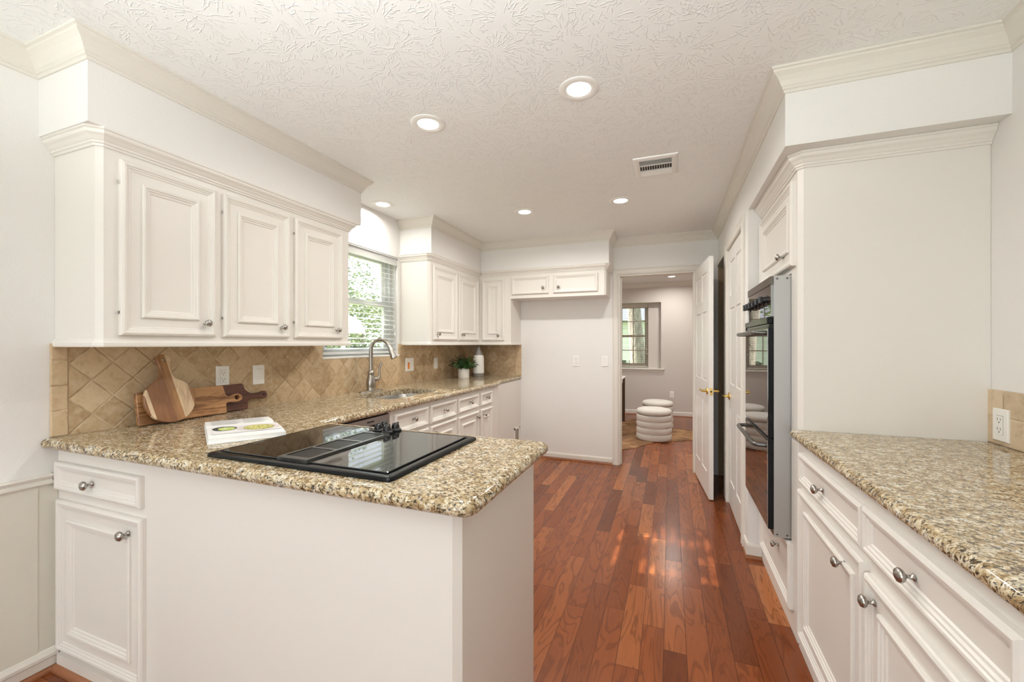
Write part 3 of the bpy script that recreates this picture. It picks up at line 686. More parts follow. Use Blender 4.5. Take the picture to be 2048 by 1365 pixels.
obj('body', lathe(B(), [(.034, .009), (.034, .016), (.031, .022), (.035, .040), (.036, .065), (.033, .095), (.027, .120), (.023, .138), (.026, .142), (.026, .152), (.021, .158), (.0175, .165)], (FXc, FYc, CT), seg=24), 'brushed_nickel', root, 50)
sd = Vector((.96, .28, 0)).normalized(); R = .076; zc = CT + .335
cpt = Vector((FXc, FYc, zc)) + sd * R
pts = [(FXc, FYc, CT + .16), (FXc, FYc, CT + .24)] + arc(cpt, -sd, (0, 0, 1), R, 0, PI * .90, 16)
obj('spout', tube(B(), pts, .0155, 14), 'brushed_nickel', root, 60)
e = Vector(pts[-1]); dirv = (Vector(pts[-1]) - Vector(pts[-2])).normalized()
obj('spray_head', lathe(B(), [(.0150, -.004), (.0165, .004), (.0165, .012), (.0180, .018), (.0235, .080), (.0255, .098), (.0245, .104), (.018, .106)], e, dirv, 20), 'nickel', root, 50)
hd = Vector((.35, .94, 0)).normalized(); h0 = Vector((FXc, FYc, CT + .095))
b = B(); lathe(b, [(.018, .028), (.019, .04), (.015, .05), (.012, .062), (.014, .070), (.001, .074)], h0, hd, 16)
tube(b, [h0 + hd * .055 + Vector((0, 0, .0)), h0 + hd * .078 + Vector((0, 0, .02)), h0 + hd * .074 + Vector((0, 0, .065)), h0 + hd * .082 + Vector((0, 0, .105)), h0 + hd * .095 + Vector((0, 0, .135))], [.012, .011, .0085, .009, .0075], 10)
obj('handle', b, 'brushed_nickel', root, 60)

# ------------------------------------------------------------------ dishwasher
root = thing('dishwasher', 'stainless steel dishwasher front between the peninsula and the sink cabinet', 'dishwasher', (XB, 1.84, 0))
obj('door', bx(XL + .1, XB + .005, 1.563, 2.102, .09, .79), 'dw_steel', root)
b = B(); box(b, XB - .03, XB + .012, 1.563, 2.102, .84, .882); box(b, XB - .03, XB + .012, 1.563, 1.62, .79, .84); box(b, XB - .03, XB + .012, 2.075, 2.102, .79, .84); box(b, XB - .03, XB + .005, 1.62, 2.075, .79, .80)
obj('control_panel', b, 'dw_steel', root); obj('pocket_handle', bx(XB - .03, XB - .026, 1.62, 2.075, .80, .84), 'dark_slot', root, label='dark recessed pocket handle')
obj('logo', bx(XB + .012, XB + .0125, 1.90, 1.96, .856, .866), 'black_plastic', root, label='small dark lettering strip')
obj('top_gap', bx(XB - .02, XB - .004, 1.563, 2.102, .882, .8915), 'dark_slot', root, label='dark gap below the worktop')

# ------------------------------------------------------------------ cooktop
CX0, CX1, CY0, CY1 = -1.452, -.706, .930, 1.476; zc = CT + .0005
root = thing('cooktop', 'black glass downdraft cooktop set into the peninsula worktop', 'cooktop', ((CX0 + CX1) / 2, (CY0 + CY1) / 2, CT))
b = B(); pl = rr(CX0, CX1, CY0, CY1, .02)
rings(b, [[(x, y, zc + z) for x, y in offset_path(pl, d, True)] for d, z in ((0, 0), (0, .005), (.003, .010), (.010, .012), (.028, .011), (.031, .008), (.040, .008))]); obj('burner_pan', b, 'black_enamel', root, 30)
gx0, gx1 = -1.160, -1.035     # downdraft grille strip
for x0, x1 in ((CX0 + .036, gx0 - .004), (gx1 + .004, CX1 - .036)):
    b = B(); pl = rr(x0, x1, CY0 + .034, CY1 - .034, .006)
    rings(b, [[(x, y, zc + z) for x, y in offset_path(pl, d, True)] for d, z in ((0, .007), (0, .0135), (.002, .015))]); obj('glass_panel', b, 'black_glass', root)
b = B(); y0, y1 = CY0 + .030, CY1 - .115; zt = zc + .021
box(b, gx0, gx0 + .012, y0, y1, zc + .008, zt); box(b, gx1 - .012, gx1, y0, y1, zc + .008, zt)
for y in (y0, y0 + .125, y0 + .25): box(b, gx0 + .012, gx1 - .012, y, y + (.012 if y > y0 else .022), zc + .008, zt)
box(b, gx0 + .012, gx1 - .012, y1 - .016, y1, zc + .008, zt)
k = 9
for i in range(k):
    x = gx0 + .012 + (gx1 - gx0 - .024) * (i + 1) / (k + 1); box(b, x - .0021, x + .0021, y0, y1, zc + .010, zt - .002)
obj('vent_grille', b, 'graphite', root, label='dark grey slotted downdraft grille')
obj('vent_well', bx(gx0 + .002, gx1 - .002, y0 + .002, y1 - .002, zc + .0075, zc + .0095), 'dark_slot', root)
obj('control_strip', bx(gx0, gx1, y1 + .002, CY1 - .036, zc + .008, zc + .0145), 'black_enamel', root)
for x, y in ((-1.125, 1.405), (-1.132, 1.450), (-1.070, 1.388), (-1.065, 1.438)):
    b = B(); lathe(b, [(.001, 0), (.024, 0), (.0245, .006), (.020, .010), (.017, .012), (.016, .013)], (x, y, zc + .0145), seg=20)
    lathe(b, [(.0165, .012), (.0160, .022), (.012, .030), (.0001, .033)], (x, y, zc + .0145), seg=16)
    box(b, x - .0045, x + .0045, y - .019, y + .019, zc + .026, zc + .049, bev=.003); obj('knob', b, 'black_plastic', root, 40)

# ------------------------------------------------------------------ wall oven
root = thing('wall_oven', 'black glass double wall oven with steel side flange in the tall cabinet', 'oven', (.47, 2.57, .41))
OY0, OY1 = 2.242, 2.862; XO = .452
b = B(); box(b, XO, XC + .004, OY0, OY0 + .010, .410, 1.626); obj('side_flange', b, 'oven_side', root, label='brushed steel side flange')
for z_ in (1.612, .422):
    for x_ in (.465, .505): obj('screw', lathe(B(), [(.0001, .002), (.004, .0015), (.005, 0)], (x_, OY0, z_), (0, -1, 0), 10), 'smoke_trim', root)
obj('housing', bx(XO, XC + .45, OY0 + .011, OY1, .410, 1.626), 'black_enamel', root)
b = B(); box(b, XO - .012, XO, OY0 + .012, OY1, 1.588, 1.626); obj('top_trim', b, 'smoke_trim', root)
b = B(); box(b, XO - .010, XO, OY0 + .012, OY1 - .018, 1.438, 1.586); obj('control_panel', b, 'oven_glass', root, label='brown black glass control panel')
obj('panel_edge', bx(XO - .012, XO, OY1 - .016, OY1, 1.430, 1.587), 'steel', root)
b = B(); box(b, XO - .026, XO, OY0 + .012, OY1, 1.404, 1.434, bev=.004); box(b, XO - .018, XO, OY0 + .012, OY1 - .02, 1.390, 1.402); obj('vent_trim', b, 'black_enamel', root)
b = B(); box(b, XO - .022, XO - .005, OY1 - .002, OY1 + .02, 1.385, 1.405, bev=.003); obj('latch', b, 'black_plastic', root)
for y, z in ((2.33, 1.522), (2.43, 1.522), (2.53, 1.521), (2.63, 1.520), (2.71, 1.52), (2.79, 1.52)):
    b = B(); lathe(b, [(.021, 0), (.021, .004), (.016, .006), (.015, .022), (.0001, .024)], (XO - .010, y, z), (-1, 0, 0), 16)
    box(b, XO - .048, XO - .030, y - .004, y + .004, z - .017, z + .017, bev=.002); obj('knob', b, 'black_plastic', root, 40)
for v0, v1, zh in ((.868, 1.386, 1.362), (.440, .862, .818)):
    d = obj('oven_door', bx(XO - .022, XO - .001, OY0 + .004, OY1, v0, v1, bev=.002), 'black_enamel', root)
    obj('door_glass', bx(XO - .0245, XO - .022, OY0 + .010, OY1 - .004, v0 + .010, v1 - .006), 'oven_glass', d)
    hx = .383; pts = [(XO - .022, OY0 + .07, zh), (hx + .02, OY0 + .072, zh), (hx + .006, OY0 + .080, zh), (hx, OY0 + .10, zh), (hx, OY1 - .05, zh), (hx + .004, OY1 - .03, zh), (hx + .02, OY1 - .02, zh), (XO - .022, OY1 - .018, zh)]
    obj('handle', tube(B(), pts, .0105, 12), 'graphite' , d, 60)
    b = B(); obj('top_edge', box(b, XO - .024, XO - .004, OY0 + .022, OY1 - .002, v1 - .005, v1 + .001), 'graphite', d)

# ------------------------------------------------------------------ doors
def six_panel(b, fr, w, h, t):
    def bar(u0, u1, v0, v1, n0, n1):
        v = [b.verts.new(P3(fr, u, q, n)) for u in (u0, u1) for q in (v0, v1) for n in (n0, n1)]
        for q in ((0, 1, 3, 2), (4, 6, 7, 5), (0, 4, 5, 1), (2, 3, 7, 6), (0, 2, 6, 4), (1, 5, 7, 3)): b.faces.new([v[i] for i in q])
    s = .11; rows = ((.20, .80), (.98, 1.58), (1.68, h - .11)); mids = (w / 2 - .045, w / 2 + .045)
    bar(.02, w - .02, .02, h - .02, .008, t - .008)
    for a in ((0, s), (w - s, w), mids): bar(a[0], a[1], 0, h, 0, t)
    zs = [0] + [z for r in rows for z in r] + [h]
    for i in range(0, len(zs), 2): bar(s, mids[0], zs[i], zs[i + 1], 0, t); bar(mids[1], w - s, zs[i], zs[i + 1], 0, t)
    for v0, v1 in rows:
        for u0, u1 in ((s, mids[0]), (mids[1], w - s)):
            for sg, n0 in ((1, t - .008), (-1, .008)):
                rings(b, [[P3(fr, u0 + i, v0 + i, n0 + sg * d), P3(fr, u1 - i, v0 + i, n0 + sg * d), P3(fr, u1 - i, v1 - i, n0 + sg * d), P3(fr, u0 + i, v1 - i, n0 + sg * d)] for i, d in ((.002, 0), (.022, .0055), (.024, .0055))])
    return b
def lever(parent, o, nrm, along, m='brass'):
    o = Vector(o); nrm = Vector(nrm); along = Vector(along); b = B()
    lathe(b, [(.001, 0), (.031, 0), (.031, .004), (.026, .009), (.012, .012), (.010, .040), (.001, .044)], o, nrm, 18)
    p = o + nrm * .045
    tube(b, [p - along * .004, p + along * .03 + Vector((0, 0, .003)), p + along * .075 + Vector((0, 0, -.004)), p + along * .10 + Vector((0, 0, .008))], [.010, .008, .0065, .007], 10)
    return obj('handle', b, m, parent, 50, label='brass lever handle')
hinge = Vector((.232, 4.592, .010)); free = Vector((.302, 3.815, .010)); U = (free - hinge); dw = U.length; U.normalize(); Nn = Vector((U.y, -U.x, 0))
Nn = Nn if Nn.x < 0 else -Nn
fr = (hinge, U, Vector((0, 0, 1)), Nn); fr2 = (hinge - Nn * .035, U, Vector((0, 0, 1)), Nn)
d1 = obj('door_1', six_panel(B(), fr2, dw, 2.03, .035), 'door_paint', None, kind='structure')
lever(d1, P3(fr, dw - .065, .90, 0), Nn, -U); lever(d1, P3(fr2, dw - .065, .90, 0), -Nn, -U)
b = B(); pp = [P3(fr2, dw, v, n) for v, n in ((.87, .006), (.87, .029), (.93, .029), (.93, .006))]; rings(b, [pp, [q + U * .0015 for q in pp]]); obj('latch_plate', b, 'brass', d1)
b = B(); pp = [P3(fr2, dw + .0015, v, n) for v, n in ((.893, .012), (.893, .023), (.907, .023), (.907, .012))]; rings(b, [pp, [q + U * .004 for q in pp]]); obj('latch_bolt', b, 'dark_slot', d1)
frd = frame((XP + .038, 3.832, .010), (0, -1, 0), (-1, 0, 0))
d2 = obj('door_2', six_panel(B(), frd, .764, 2.06, .035), 'door_paint', None, kind='structure')
lever(d2, (XP + .003, 3.832 - .065, .885), (-1, 0, 0), (0, -1, 0))
for z in (.28, 1.86):
    b = B()
    for k in range(3): lathe(b, [(.007, 0), (.007, .028)], (XP - .004, 3.062, z + .031 * k), (0, 0, 1), 10)
    box(b, XP - .004, XP + .004, 3.064, 3.085, z, z + .09); obj('hinge', b, 'nickel', d2)

# ------------------------------------------------------------------ wall plates
def plate(name, label, cat, fr, kind, w=.072, h=.116, group=None):
    """fr origin at the plate centre on the wall"""
    root = thing(name, label, cat, fr[0], group)
    def bar(b, u0, u1, v0, v1, n0, n1, bev=0):
        b2 = B(); v = [b2.verts.new(P3(fr, u, q, n)) for u in (u0, u1) for q in (v0, v1) for n in (n0, n1)]
        for q in ((0, 1, 3, 2), (4, 6, 7, 5), (0, 4, 5, 1), (2, 3, 7, 6), (0, 2, 6, 4), (1, 5, 7, 3)): b2.faces.new([v[i] for i in q])
        me = bpy.data.meshes.new('t'); b2.to_mesh(me); b2.free(); b.from_mesh(me); bpy.data.meshes.remove(me)
    b = B(); rings(b, [[P3(fr, -w / 2 + i, -h / 2 + i, n), P3(fr, w / 2 - i, -h / 2 + i, n), P3(fr, w / 2 - i, h / 2 - i, n), P3(fr, -w / 2 + i, h / 2 - i, n)] for i, n in ((0, 0), (0, .004), (.003, .0065))])
    obj('cover_plate', b, 'white_plastic', root)
    if kind == 'outlet':
        b = B(); bar(b, -.0165, .0165, -.034, .034, .004, .0085); ins = obj('receptacle', b, 'white_plastic', root)
        b = B(); 
        for s in (-.0185, .0165):
            bar(b, -.0085, -.0065, s, s + .010, .0084, .0088); bar(b, .0062, .0082, s, s + .009, .0084, .0088); bar(b, -.0022, .0022, s - .009, s - .0045, .0084, .0088)
        bar(b, -.0172, .0172, -.0348, -.034, .0064, .0067); bar(b, -.0172, .0172, .034, .0348, .0064, .0067); bar(b, -.0172, -.0165, -.034, .034, .0064, .0067); bar(b, .0165, .0172, -.034, .034, .0064, .0067)
        obj('slots', b, 'dark_slot', ins)
    elif kind == 'switch':
        b = B(); bar(b, -.0165, .0165, -.034, .034, .004, .0075)
        rings(b, [[P3(fr, -.0155, -.033, .0075), P3(fr, .0155, -.033, .0075), P3(fr, .0155, .033, .0075), P3(fr, -.0155, .033, .0075)], [P3(fr, -.0155, -.033, .0075), P3(fr, .0155, -.033, .0075), P3(fr, .0155, .033, .0125), P3(fr, -.0155, .033, .0125)]])
        ins = obj('rocker', b, 'white_plastic', root); b = B(); bar(b, -.0172, .0172, .0335, .0352, .0064, .0068); obj('shadow_gap', b, 'ink_grey', root)
    elif kind == 'double':
        for s, m_ in ((-.026, None), (.026, None)):
            b = B(); bar(b, s - .0165, s + .0165, -.034, .034, .004, .0085); obj('rocker', b, 'white_plastic', root)
        b = B(); bar(b, -.026 - .010, -.026 + .013, -.040, .022, .0086, .012); obj('tag', b, 'orange', root, label='orange tag')
    return root
TW = XL + .0102; lw = lambda y, z: frame((TW, y, z), (0, 1, 0), (1, 0, 0))
plate('wall_outlet', 'white double outlet on the tiled backsplash just above the cutting boards', 'outlet', lw(1.576, 1.128), 'outlet')
plate('light_switch', 'white rocker switch on the tiled backsplash left of the sink window', 'switch', lw(1.791, 1.123), 'switch')
plate('light_switch', 'wide white two-gang plate with orange tag, on tile right of the faucet', 'switch', lw(3.338, 1.112), 'double', .13, .125)
plate('light_switch', 'small white switch plate on tile between the orange-tagged plate and the plant', 'switch', lw(3.81, 1.105), 'switch', .07, .116)
bk = lambda x, z: frame((x, YB - .0002, z), (1, 0, 0), (0, -1, 0))
plate('wall_outlet', 'white outlet on the bare wall of the empty fridge alcove', 'outlet', bk(-.982, 1.114), 'outlet')
plate('light_switch', 'white rocker switch on the wall beside the doorway casing', 'switch', bk(-.666, 1.119), 'switch')
plate('wall_outlet', 'white outlet on the short backsplash above the right worktop', 'outlet', frame((XR - .0102, 2.046, 1.012), (0, -1, 0), (-1, 0, 0)), 'outlet', .076, .118)
plate('wall_outlet', 'low white outlet on the far room wall behind the ottomans', 'outlet', frame((.03, YF - .0002, .385), (1, 0, 0), (0, -1, 0)), 'outlet')
root = thing('water_valve_box', 'small white recessed water valve box low beside the fridge alcove', 'valve box', (-1.64, 4.45, .24))
b = B()
for a in ((4.37, 4.39, .16, .355), (4.52, 4.54, .16, .355), (4.37, 4.54, .335, .355), (4.37, 4.54, .16, .18)): box(b, -1.6395, -1.632, *a)
obj('frame', b, 'white_plastic', root); obj('back', bx(-1.6395, -1.6385, 4.39, 4.52, .18, .335), 'taupe_frame', root)

# ------------------------------------------------------------------ ceiling fittings
def downlight(x, y, label, watts, r=.088):
    root = thing('recessed_downlight', label, 'ceiling light', (x, y, H), 'recessed ceiling lights')
    obj('trim_ring', lathe(B(), [(r, 0), (r, -.003), (r - .006, -.006), (r * .68, -.005), (r * .60, -.0015), (r * .60, 0)], (x, y, H), seg=40), 'white_plastic', root, 40)
    obj('lens', lathe(B(), [(.0001, -.0035), (r * .4, -.0035), (r * .60, -.0028)], (x, y, H), seg=32), 'lamp_lens', root)
    l = lamp('downlight_lamp', 'AREA', (x, y, H - .012), (0, 0, 0), watts, (1.0, .97, .92), shape='DISK', size=.11, spread=math.radians(165))
for x, y, lb, wt in ((-.378, 1.823, 'recessed ceiling light nearest the right side, largest in view', 7), (-1.160, 1.836, 'recessed ceiling light above the peninsula, left of the largest one', 7),
                 (-2.172, 2.765, 'recessed ceiling light tucked against the wall over the kitchen window', 4.5), (-1.163, 3.355, 'recessed ceiling light in front of the back soffit, left of the far pair', 11),
                 (-.365, 3.361, 'recessed ceiling light between air vent and doorway, right of the far pair', 11), (.022, 7.455, 'recessed ceiling light in the far room seen through the doorway', 12)):
    downlight(x, y, lb, wt)
downlight(-1.25, 5.8, 'added unseen ceiling light left of the doorway, brightening the far room', 24)  # added out of view to raise the far room's brightness
downlight(.85, 5.9, 'added unseen ceiling light behind the open door, brightening the far room', 20)  # second unseen lamp, also added to lift the far room
root = thing('ceiling_vent', 'white louvred metal air vent on the ceiling', 'air vent', (-.085, 2.78, H))
vx0, vx1, vy0, vy1 = -.215, .045, 2.63, 2.935
b = B(); rings(b, [[(x, y, H - z) for x, y in ((vx0 + d, vy0 + d), (vx1 - d, vy0 + d), (vx1 - d, vy1 - d), (vx0 + d, vy1 - d))] for d, z in ((0, 0), (.002, .006), (.018, .011), (.034, .011), (.036, .004))], cap1=False); obj('frame', b, 'white_plastic', root)
obj('duct', bx(vx0 + .03, vx1 - .03, vy0 + .03, vy1 - .03, H - .0012, H - .0006), 'dark_slot', root)
b = B(); ym0, ym1 = vy0 + .118, vy1 - .105
for k in range(6):
    for y in (vy0 + .040 + .0135 * k,):
        p = [(vx0 + .034, y, H - .010), (vx1 - .034, y, H - .010), (vx1 - .034, y + .011, H - .003), (vx0 + .034, y + .011, H - .003)]; rings(b, [p, [(q[0], q[1] + .001, q[2] - .001) for q in p]])
    y = ym1 + .008 + .0115 * k
    p = [(vx0 + .034, y + .010, H - .010), (vx1 - .034, y + .010, H - .010), (vx1 - .034, y, H - .003), (vx0 + .034, y, H - .003)]; rings(b, [p, [(q[0], q[1], q[2] - .0012) for q in p]])
for k in range(14):
    x = vx0 + .034 + (vx1 - vx0 - .068) * k / 13; box(b, x - .0014, x + .0014, ym0, ym1, H - .0105, H - .002)
box(b, vx0 + .034, vx1 - .034, ym0 - .004, ym0, H - .0105, H - .002); box(b, vx0 + .034, vx1 - .034, ym1, ym1 + .004, H - .0105, H - .002)
obj('louvres', b, 'white_plastic', root)

# ------------------------------------------------------------------ things on the worktop
def lean(o_xyz, ang):
    """local board frame: (across = +Y, up = leaning back toward the wall)"""
    o = Vector(o_xyz); up = Vector((-math.sin(ang), 0, math.cos(ang))); nn = Vector((math.cos(ang), 0, math.sin(ang)))
    return (o, Vector((0, 1, 0)), up, nn)
def board(name, label, fr, outline, t, m, hole=None, e=.0025):
    area = sum(a[0] * b_[1] - b_[0] * a[1] for a, b_ in zip(outline, outline[1:] + outline[:1]))
    if area < 0: outline = outline[::-1]
    b = B(); ins = offset_path(outline, e, True)
    vs = rings(b, [[P3(fr, u, v, n) for u, v in q] for q, n in ((ins, 0), (outline, e), (outline, t - e), (ins, t))], cap0=False, cap1=False)
    def le(v): return [b.edges.get((v[i], v[(i + 1) % len(v)])) or b.edges.new((v[i], v[(i + 1) % len(v)])) for i in range(len(v))]
    ef, eb = le(vs[-1]), le(vs[0])
    if hole:
        (hu, hv, hr) = hole; hp = [(hu + hr * math.cos(2 * PI * k / 18), hv + hr * math.sin(2 * PI * k / 18)) for k in range(18)]
        hf = [b.verts.new(P3(fr, u, v, t)) for u, v in hp]; hb = [b.verts.new(P3(fr, u, v, 0)) for u, v in hp]
        for i in range(18): j = (i + 1) % 18; b.faces.new((hf[i], hf[j], hb[j], hb[i]))
        ef += le(hf); eb += le(hb)
    bmesh.ops.triangle_fill(b, use_beauty=True, edges=ef); bmesh.ops.triangle_fill(b, use_beauty=True, edges=eb)
    return one(name, b, m, label, 'cutting board', smooth=30, origin=tuple(fr[0]))
def smooth_outline(pts, r): return round_poly(pts, r, 5)
a1 = math.radians(9); ZB = CT + .001
# dark board against the tiles
ol = smooth_outline([(.0, 0), (.40, 0), (.405, .048), (.43, .058), (.475, .052), (.50, .045), (.525, .050), (.532, .068), (.525, .088), (.50, .094), (.475, .086), (.43, .085), (.395, .108), (.385, .148), (0, .148)],
                    [.01, .006, .008, .006, .01, .010, .008, .007, .007, .008, .01, .012, .02, .014, .01])
board('cutting_board', 'dark reddish wooden paddle board, rearmost of the three against the tiles', lean((-2.284, 1.292, ZB), a1), ol, .016, 'dark_acacia', (.507, .070, .005))
ol = smooth_outline([(0, 0), (.398, 0), (.400, .052), (.418, .056), (.440, .053), (.465, .050), (.492, .062), (.494, .084), (.470, .098), (.445, .094), (.418, .086), (.402, .096), (.392, .150), (0, .152)],
                    [.008, .006, .005, .005, .008, .010, .008, .008, .010, .008, .006, .006, .012, .008])
board('cutting_board', 'rectangular mid-brown wooden board with holed handle, behind the round striped board', lean((-2.256, 1.150, ZB), a1), ol, .020, 'acacia', (.462, .076, .013))
R0 = .108; ol = []
for k in range(41):
    t = math.radians(90 + 22) + math.radians(360 - 44) * k / 40; ol.append((R0 * math.cos(t), R0 + R0 * math.sin(t)))
hw = [(.030, .222), (.023, .245), (.021, .270), (.027, .288), (.031, .303), (.027, .321), (.014, .330)]
ol += [(u, v) for u, v in hw] + [(-u, v) for u, v in hw[::-1]]
fr = lean((-2.214, 1.270, ZB), math.radians(13.5)); rt = math.radians(1.5); ol = [(u * math.cos(rt) - (v - R0) * math.sin(rt), R0 + u * math.sin(rt) + (v - R0) * math.cos(rt)) for u, v in ol]
board('cutting_board', 'round striped wooden paddle board with tall handle, in front of the other boards', fr, ol, .018, 'striped_board', (-(.303 - R0) * math.sin(rt), R0 + (.303 - R0) * math.cos(rt), .011))

# open cookbook
bk0 = Vector((-2.03, 1.300, 0)); eU = Vector((.155, .205, 0)).normalized(); eV = Vector((.43, -.262, 0)).normalized()
root = thing('cookbook', 'open cookbook with a food photograph page lying next to the cooktop', 'book', (-1.76, 1.27, CT))
def bp(u, v, z): return bk0 + eU * u + eV * v + Vector((0, 0, CT + z))
obj('cover', rings_b := B(), 'ink_grey', root) if False else None
b = B(); rings(b, [[bp(-.004, .02, .0005), bp(.262, -.012, .0005), bp(.262, .485, .0005), bp(-.004, .502, .0005)], [bp(-.004, .02, .003), bp(.262, -.012, .003), bp(.262, .485, .003), bp(-.004, .502, .003)]]); obj('cover', b, 'paper', root)
def page_block(b, v0, v1, hts, skew):
    n = len(hts); top = []; bot = []
    for i, h_ in enumerate(hts):
        v = v0 + (v1 - v0) * i / (n - 1)
        top.append((bp(0 + skew * i / n, v, h_), bp(.256 + skew * i / n, v - .02 * (1 - i / n), h_))); bot.append((bp(0, v, .003), bp(.256, v - .02 * (1 - i / n), .003)))
    loop = lambda k: [t_[k] for t_ in top] + [q[k] for q in bot[::-1]]
    rings(b, [loop(0), loop(1)])
    return top
b = B(); page_block(b, .012, .198, (.012, .015, .017, .018, .017, .010), 0); obj('page_block', b, 'paper', root)
b = B(); page_block(b, .202, .485, (.010, .019, .023, .0235, .023, .022, .019), 0); obj('page_block', b, 'paper', root)
def printed(name, uc, vc, ru, rv, z, m, parent=root, n=28):
    b = B(); rings(b, [[bp(uc + ru * math.cos(2 * PI * k / n), vc + rv * math.sin(2 * PI * k / n), z + d) for k in range(n)] for d in (0, .0003)]); return obj(name, b, m, parent)
b = B(); rings(b, [[bp(u, v, .0237 + d) for u, v in ((.012, .262), (.250, .262), (.250, .425), (.012, .425))] for d in (0, .0002)]); pg = obj('photo_print', b, 'page_print', root, label='printed food photograph')
printed('printed_bowl', .178, .345, .078, .078, .0241, 'bowl_pale_print', pg); printed('printed_rim', .178, .345, .056, .060, .0245, 'bowl_rim_print', pg); printed('printed_food', .178, .345, .052, .055, .0249, 'food_print', pg)
printed('printed_bowl', .060, .315, .043, .050, .0241, 'bowl_dark_print', pg); printed('printed_limes', .066, .322, .030, .036, .0245, 'lime_print', pg)
b = B()
for k in range(6):
    v = .060 + .020 * k
    for q in range(2): rings(b, [[bp(u, vv, .0186 + d) for u, vv in ((.02 + q * .12, v), (.13 + q * .10 - (k % 3) * .008, v), (.13 + q * .10 - (k % 3) * .008, v + .004), (.02 + q * .12, v + .004))] for d in (0, .0002)])
obj('printed_text', b, 'ink_grey', root)

# potted plant and bottle vase
px_, py_ = -2.125, 4.085
root = thing('potted_plant', 'small bushy green plant in a white ceramic pot in the worktop corner', 'plant', (px_, py_, CT))
obj('pot', lathe(B(), [(.001, 0), (.058, 0), (.061, .006), (.062, .085), (.058, .098), (.051, .106), (.051, .110), (.046, .110), (.044, .095), (.001, .090)], (px_, py_, CT + .0005), seg=28), 'ceramic', root, 40)
b = B()
for k in range(150):
    th = random.uniform(0, 2 * PI); el = random.uniform(.15, 1.45); L = random.uniform(.09, .165)
    d = Vector((math.cos(th) * math.cos(el), math.sin(th) * math.cos(el), math.sin(el))); q0 = Vector((px_, py_, CT + .10)) + Vector((math.cos(th), math.sin(th), 0)) * random.uniform(0, .03)
    tube(b, [q0, q0 + d * L * .5 + Vector((0, 0, .006)), q0 + d * L], [.0012, .001, .0006], 4)
    for s in range(9):
        f_ = .25 + .75 * s / 8; c_ = q0 + d * L * f_
        a_, u_, w_ = basis(d); ph = random.uniform(0, 2 * PI); sd_ = (u_ * math.cos(ph) + w_ * math.sin(ph)); tip = c_ + (sd_ * .8 + d * .6).normalized() * random.uniform(.018, .030); wd = d.cross(sd_) * .005
        face(b, [c_, (c_ + tip) / 2 + wd, tip, (c_ + tip) / 2 - wd])
obj('foliage', b, 'pot_leaves', root, recalc=False)
vx_, vy_ = -2.055, 4.315
root = thing('bottle_vase', 'tall white bottle with grey base and grey tapering neck beside the plant', 'vase', (vx_, vy_, CT))
z0 = CT + .0005
obj('base', lathe(B(), [(.001, 0), (.062, 0), (.064, .004), (.0645, .042), (.001, .0425)], (vx_, vy_, z0), seg=28), 'grey_glaze', root, 40, label='grey glazed base band')
obj('body', lathe(B(), [(.060, .042), (.065, .043), (.065, .09), (.062, .21), (.058, .235), (.052, .247), (.001, .248)], (vx_, vy_, z0), seg=28), 'ceramic', root, 40)
obj('neck', lathe(B(), [(.050, .247), (.049, .250), (.028, .305), (.021, .325), (.020, .345), (.024, .350), (.016, .350), (.014, .33), (.001, .33)], (vx_, vy_, z0), seg=28), 'grey_glaze', root, 40, label='grey tapering neck')

# ------------------------------------------------------------------ far room furniture
def ottoman(x, y, z, label):
    root = thing('ottoman', label, 'ottoman', (x, y, z), 'cream ottomans'); r = .232
    prof = [(.001, 0), (r - .02, 0)]; n = 4; hh = .335 / n
    for k in range(n):
        for s in range(9):
            t = PI * s / 8; prof.append((r - .010 + .009 * math.sin(t) ** .6, .004 + hh * k + hh * (s / 8)))
    prof += [(r - .02, .340), (.001, .341)]
    obj('base', lathe(B(), prof, (x, y, z), seg=44), 'boucle', root, 60)
    obj('seat_cushion', lathe(B(), [(.001, .342), (r - .03, .342), (r - .008, .352), (r, .372), (r - .004, .395), (r - .022, .412), (r - .06, .421), (.08, .425), (.001, .426)], (x, y, z), seg=44), 'boucle', root, 60)
    return root
ottoman(-.208, 6.02, .0055, 'ribbed round cream ottoman nearest the doorway, whole in view')
ottoman(-.183, 6.85, .0055, 'ribbed round cream ottoman mostly hidden behind the nearer one')
hide = [(-.587, 5.24), (-.436, 5.36), (-.30, 5.62), (-.19, 5.83), (-.02, 5.90), (.14, 6.02), (.31, 6.14), (.38, 6.30), (.36, 6.52), (.345, 6.76), (.22, 6.86), (.06, 6.87), (-.06, 7.02), (-.22, 7.12), (-.42, 7.20), (-.50, 7.44), (-.62, 7.47), (-.72, 7.28), (-1.0, 7.34), (-1.32, 7.5), (-1.5, 7.2), (-1.38, 6.8), (-1.45, 6.3), (-1.4, 5.8), (-1.55, 5.4), (-1.25, 5.15), (-.9, 5.30)]
one('cowhide_rug', prism(B(), round_poly(hide, .06, 4), .0005, .0050), 'cowhide', 'brown cowhide rug on the far room floor under the ottomans', 'rug', origin=(-.55, 6.3, 0))
root = thing('desk', 'desk with white top and dark brown legs at left of the far room', 'desk', (-1.3, 6.6, 0))
obj('top', bx(-1.9, -.70, 6.0, 7.22, .745, .768, bev=.003), 'white_plastic', root)
b = B(); obj('apron', box(B(), -1.86, -.74, 6.05, 7.17, .66, .744), 'white_plastic', root)
for x, y in ((-.745, 7.20), (-.745, 6.06), (-1.83, 7.20), (-1.83, 6.06)): obj('leg', bx(x - .03, x + .035, y - .03, y + .03, .0055, .744), 'desk_wood', root, label='dark brown wooden leg')

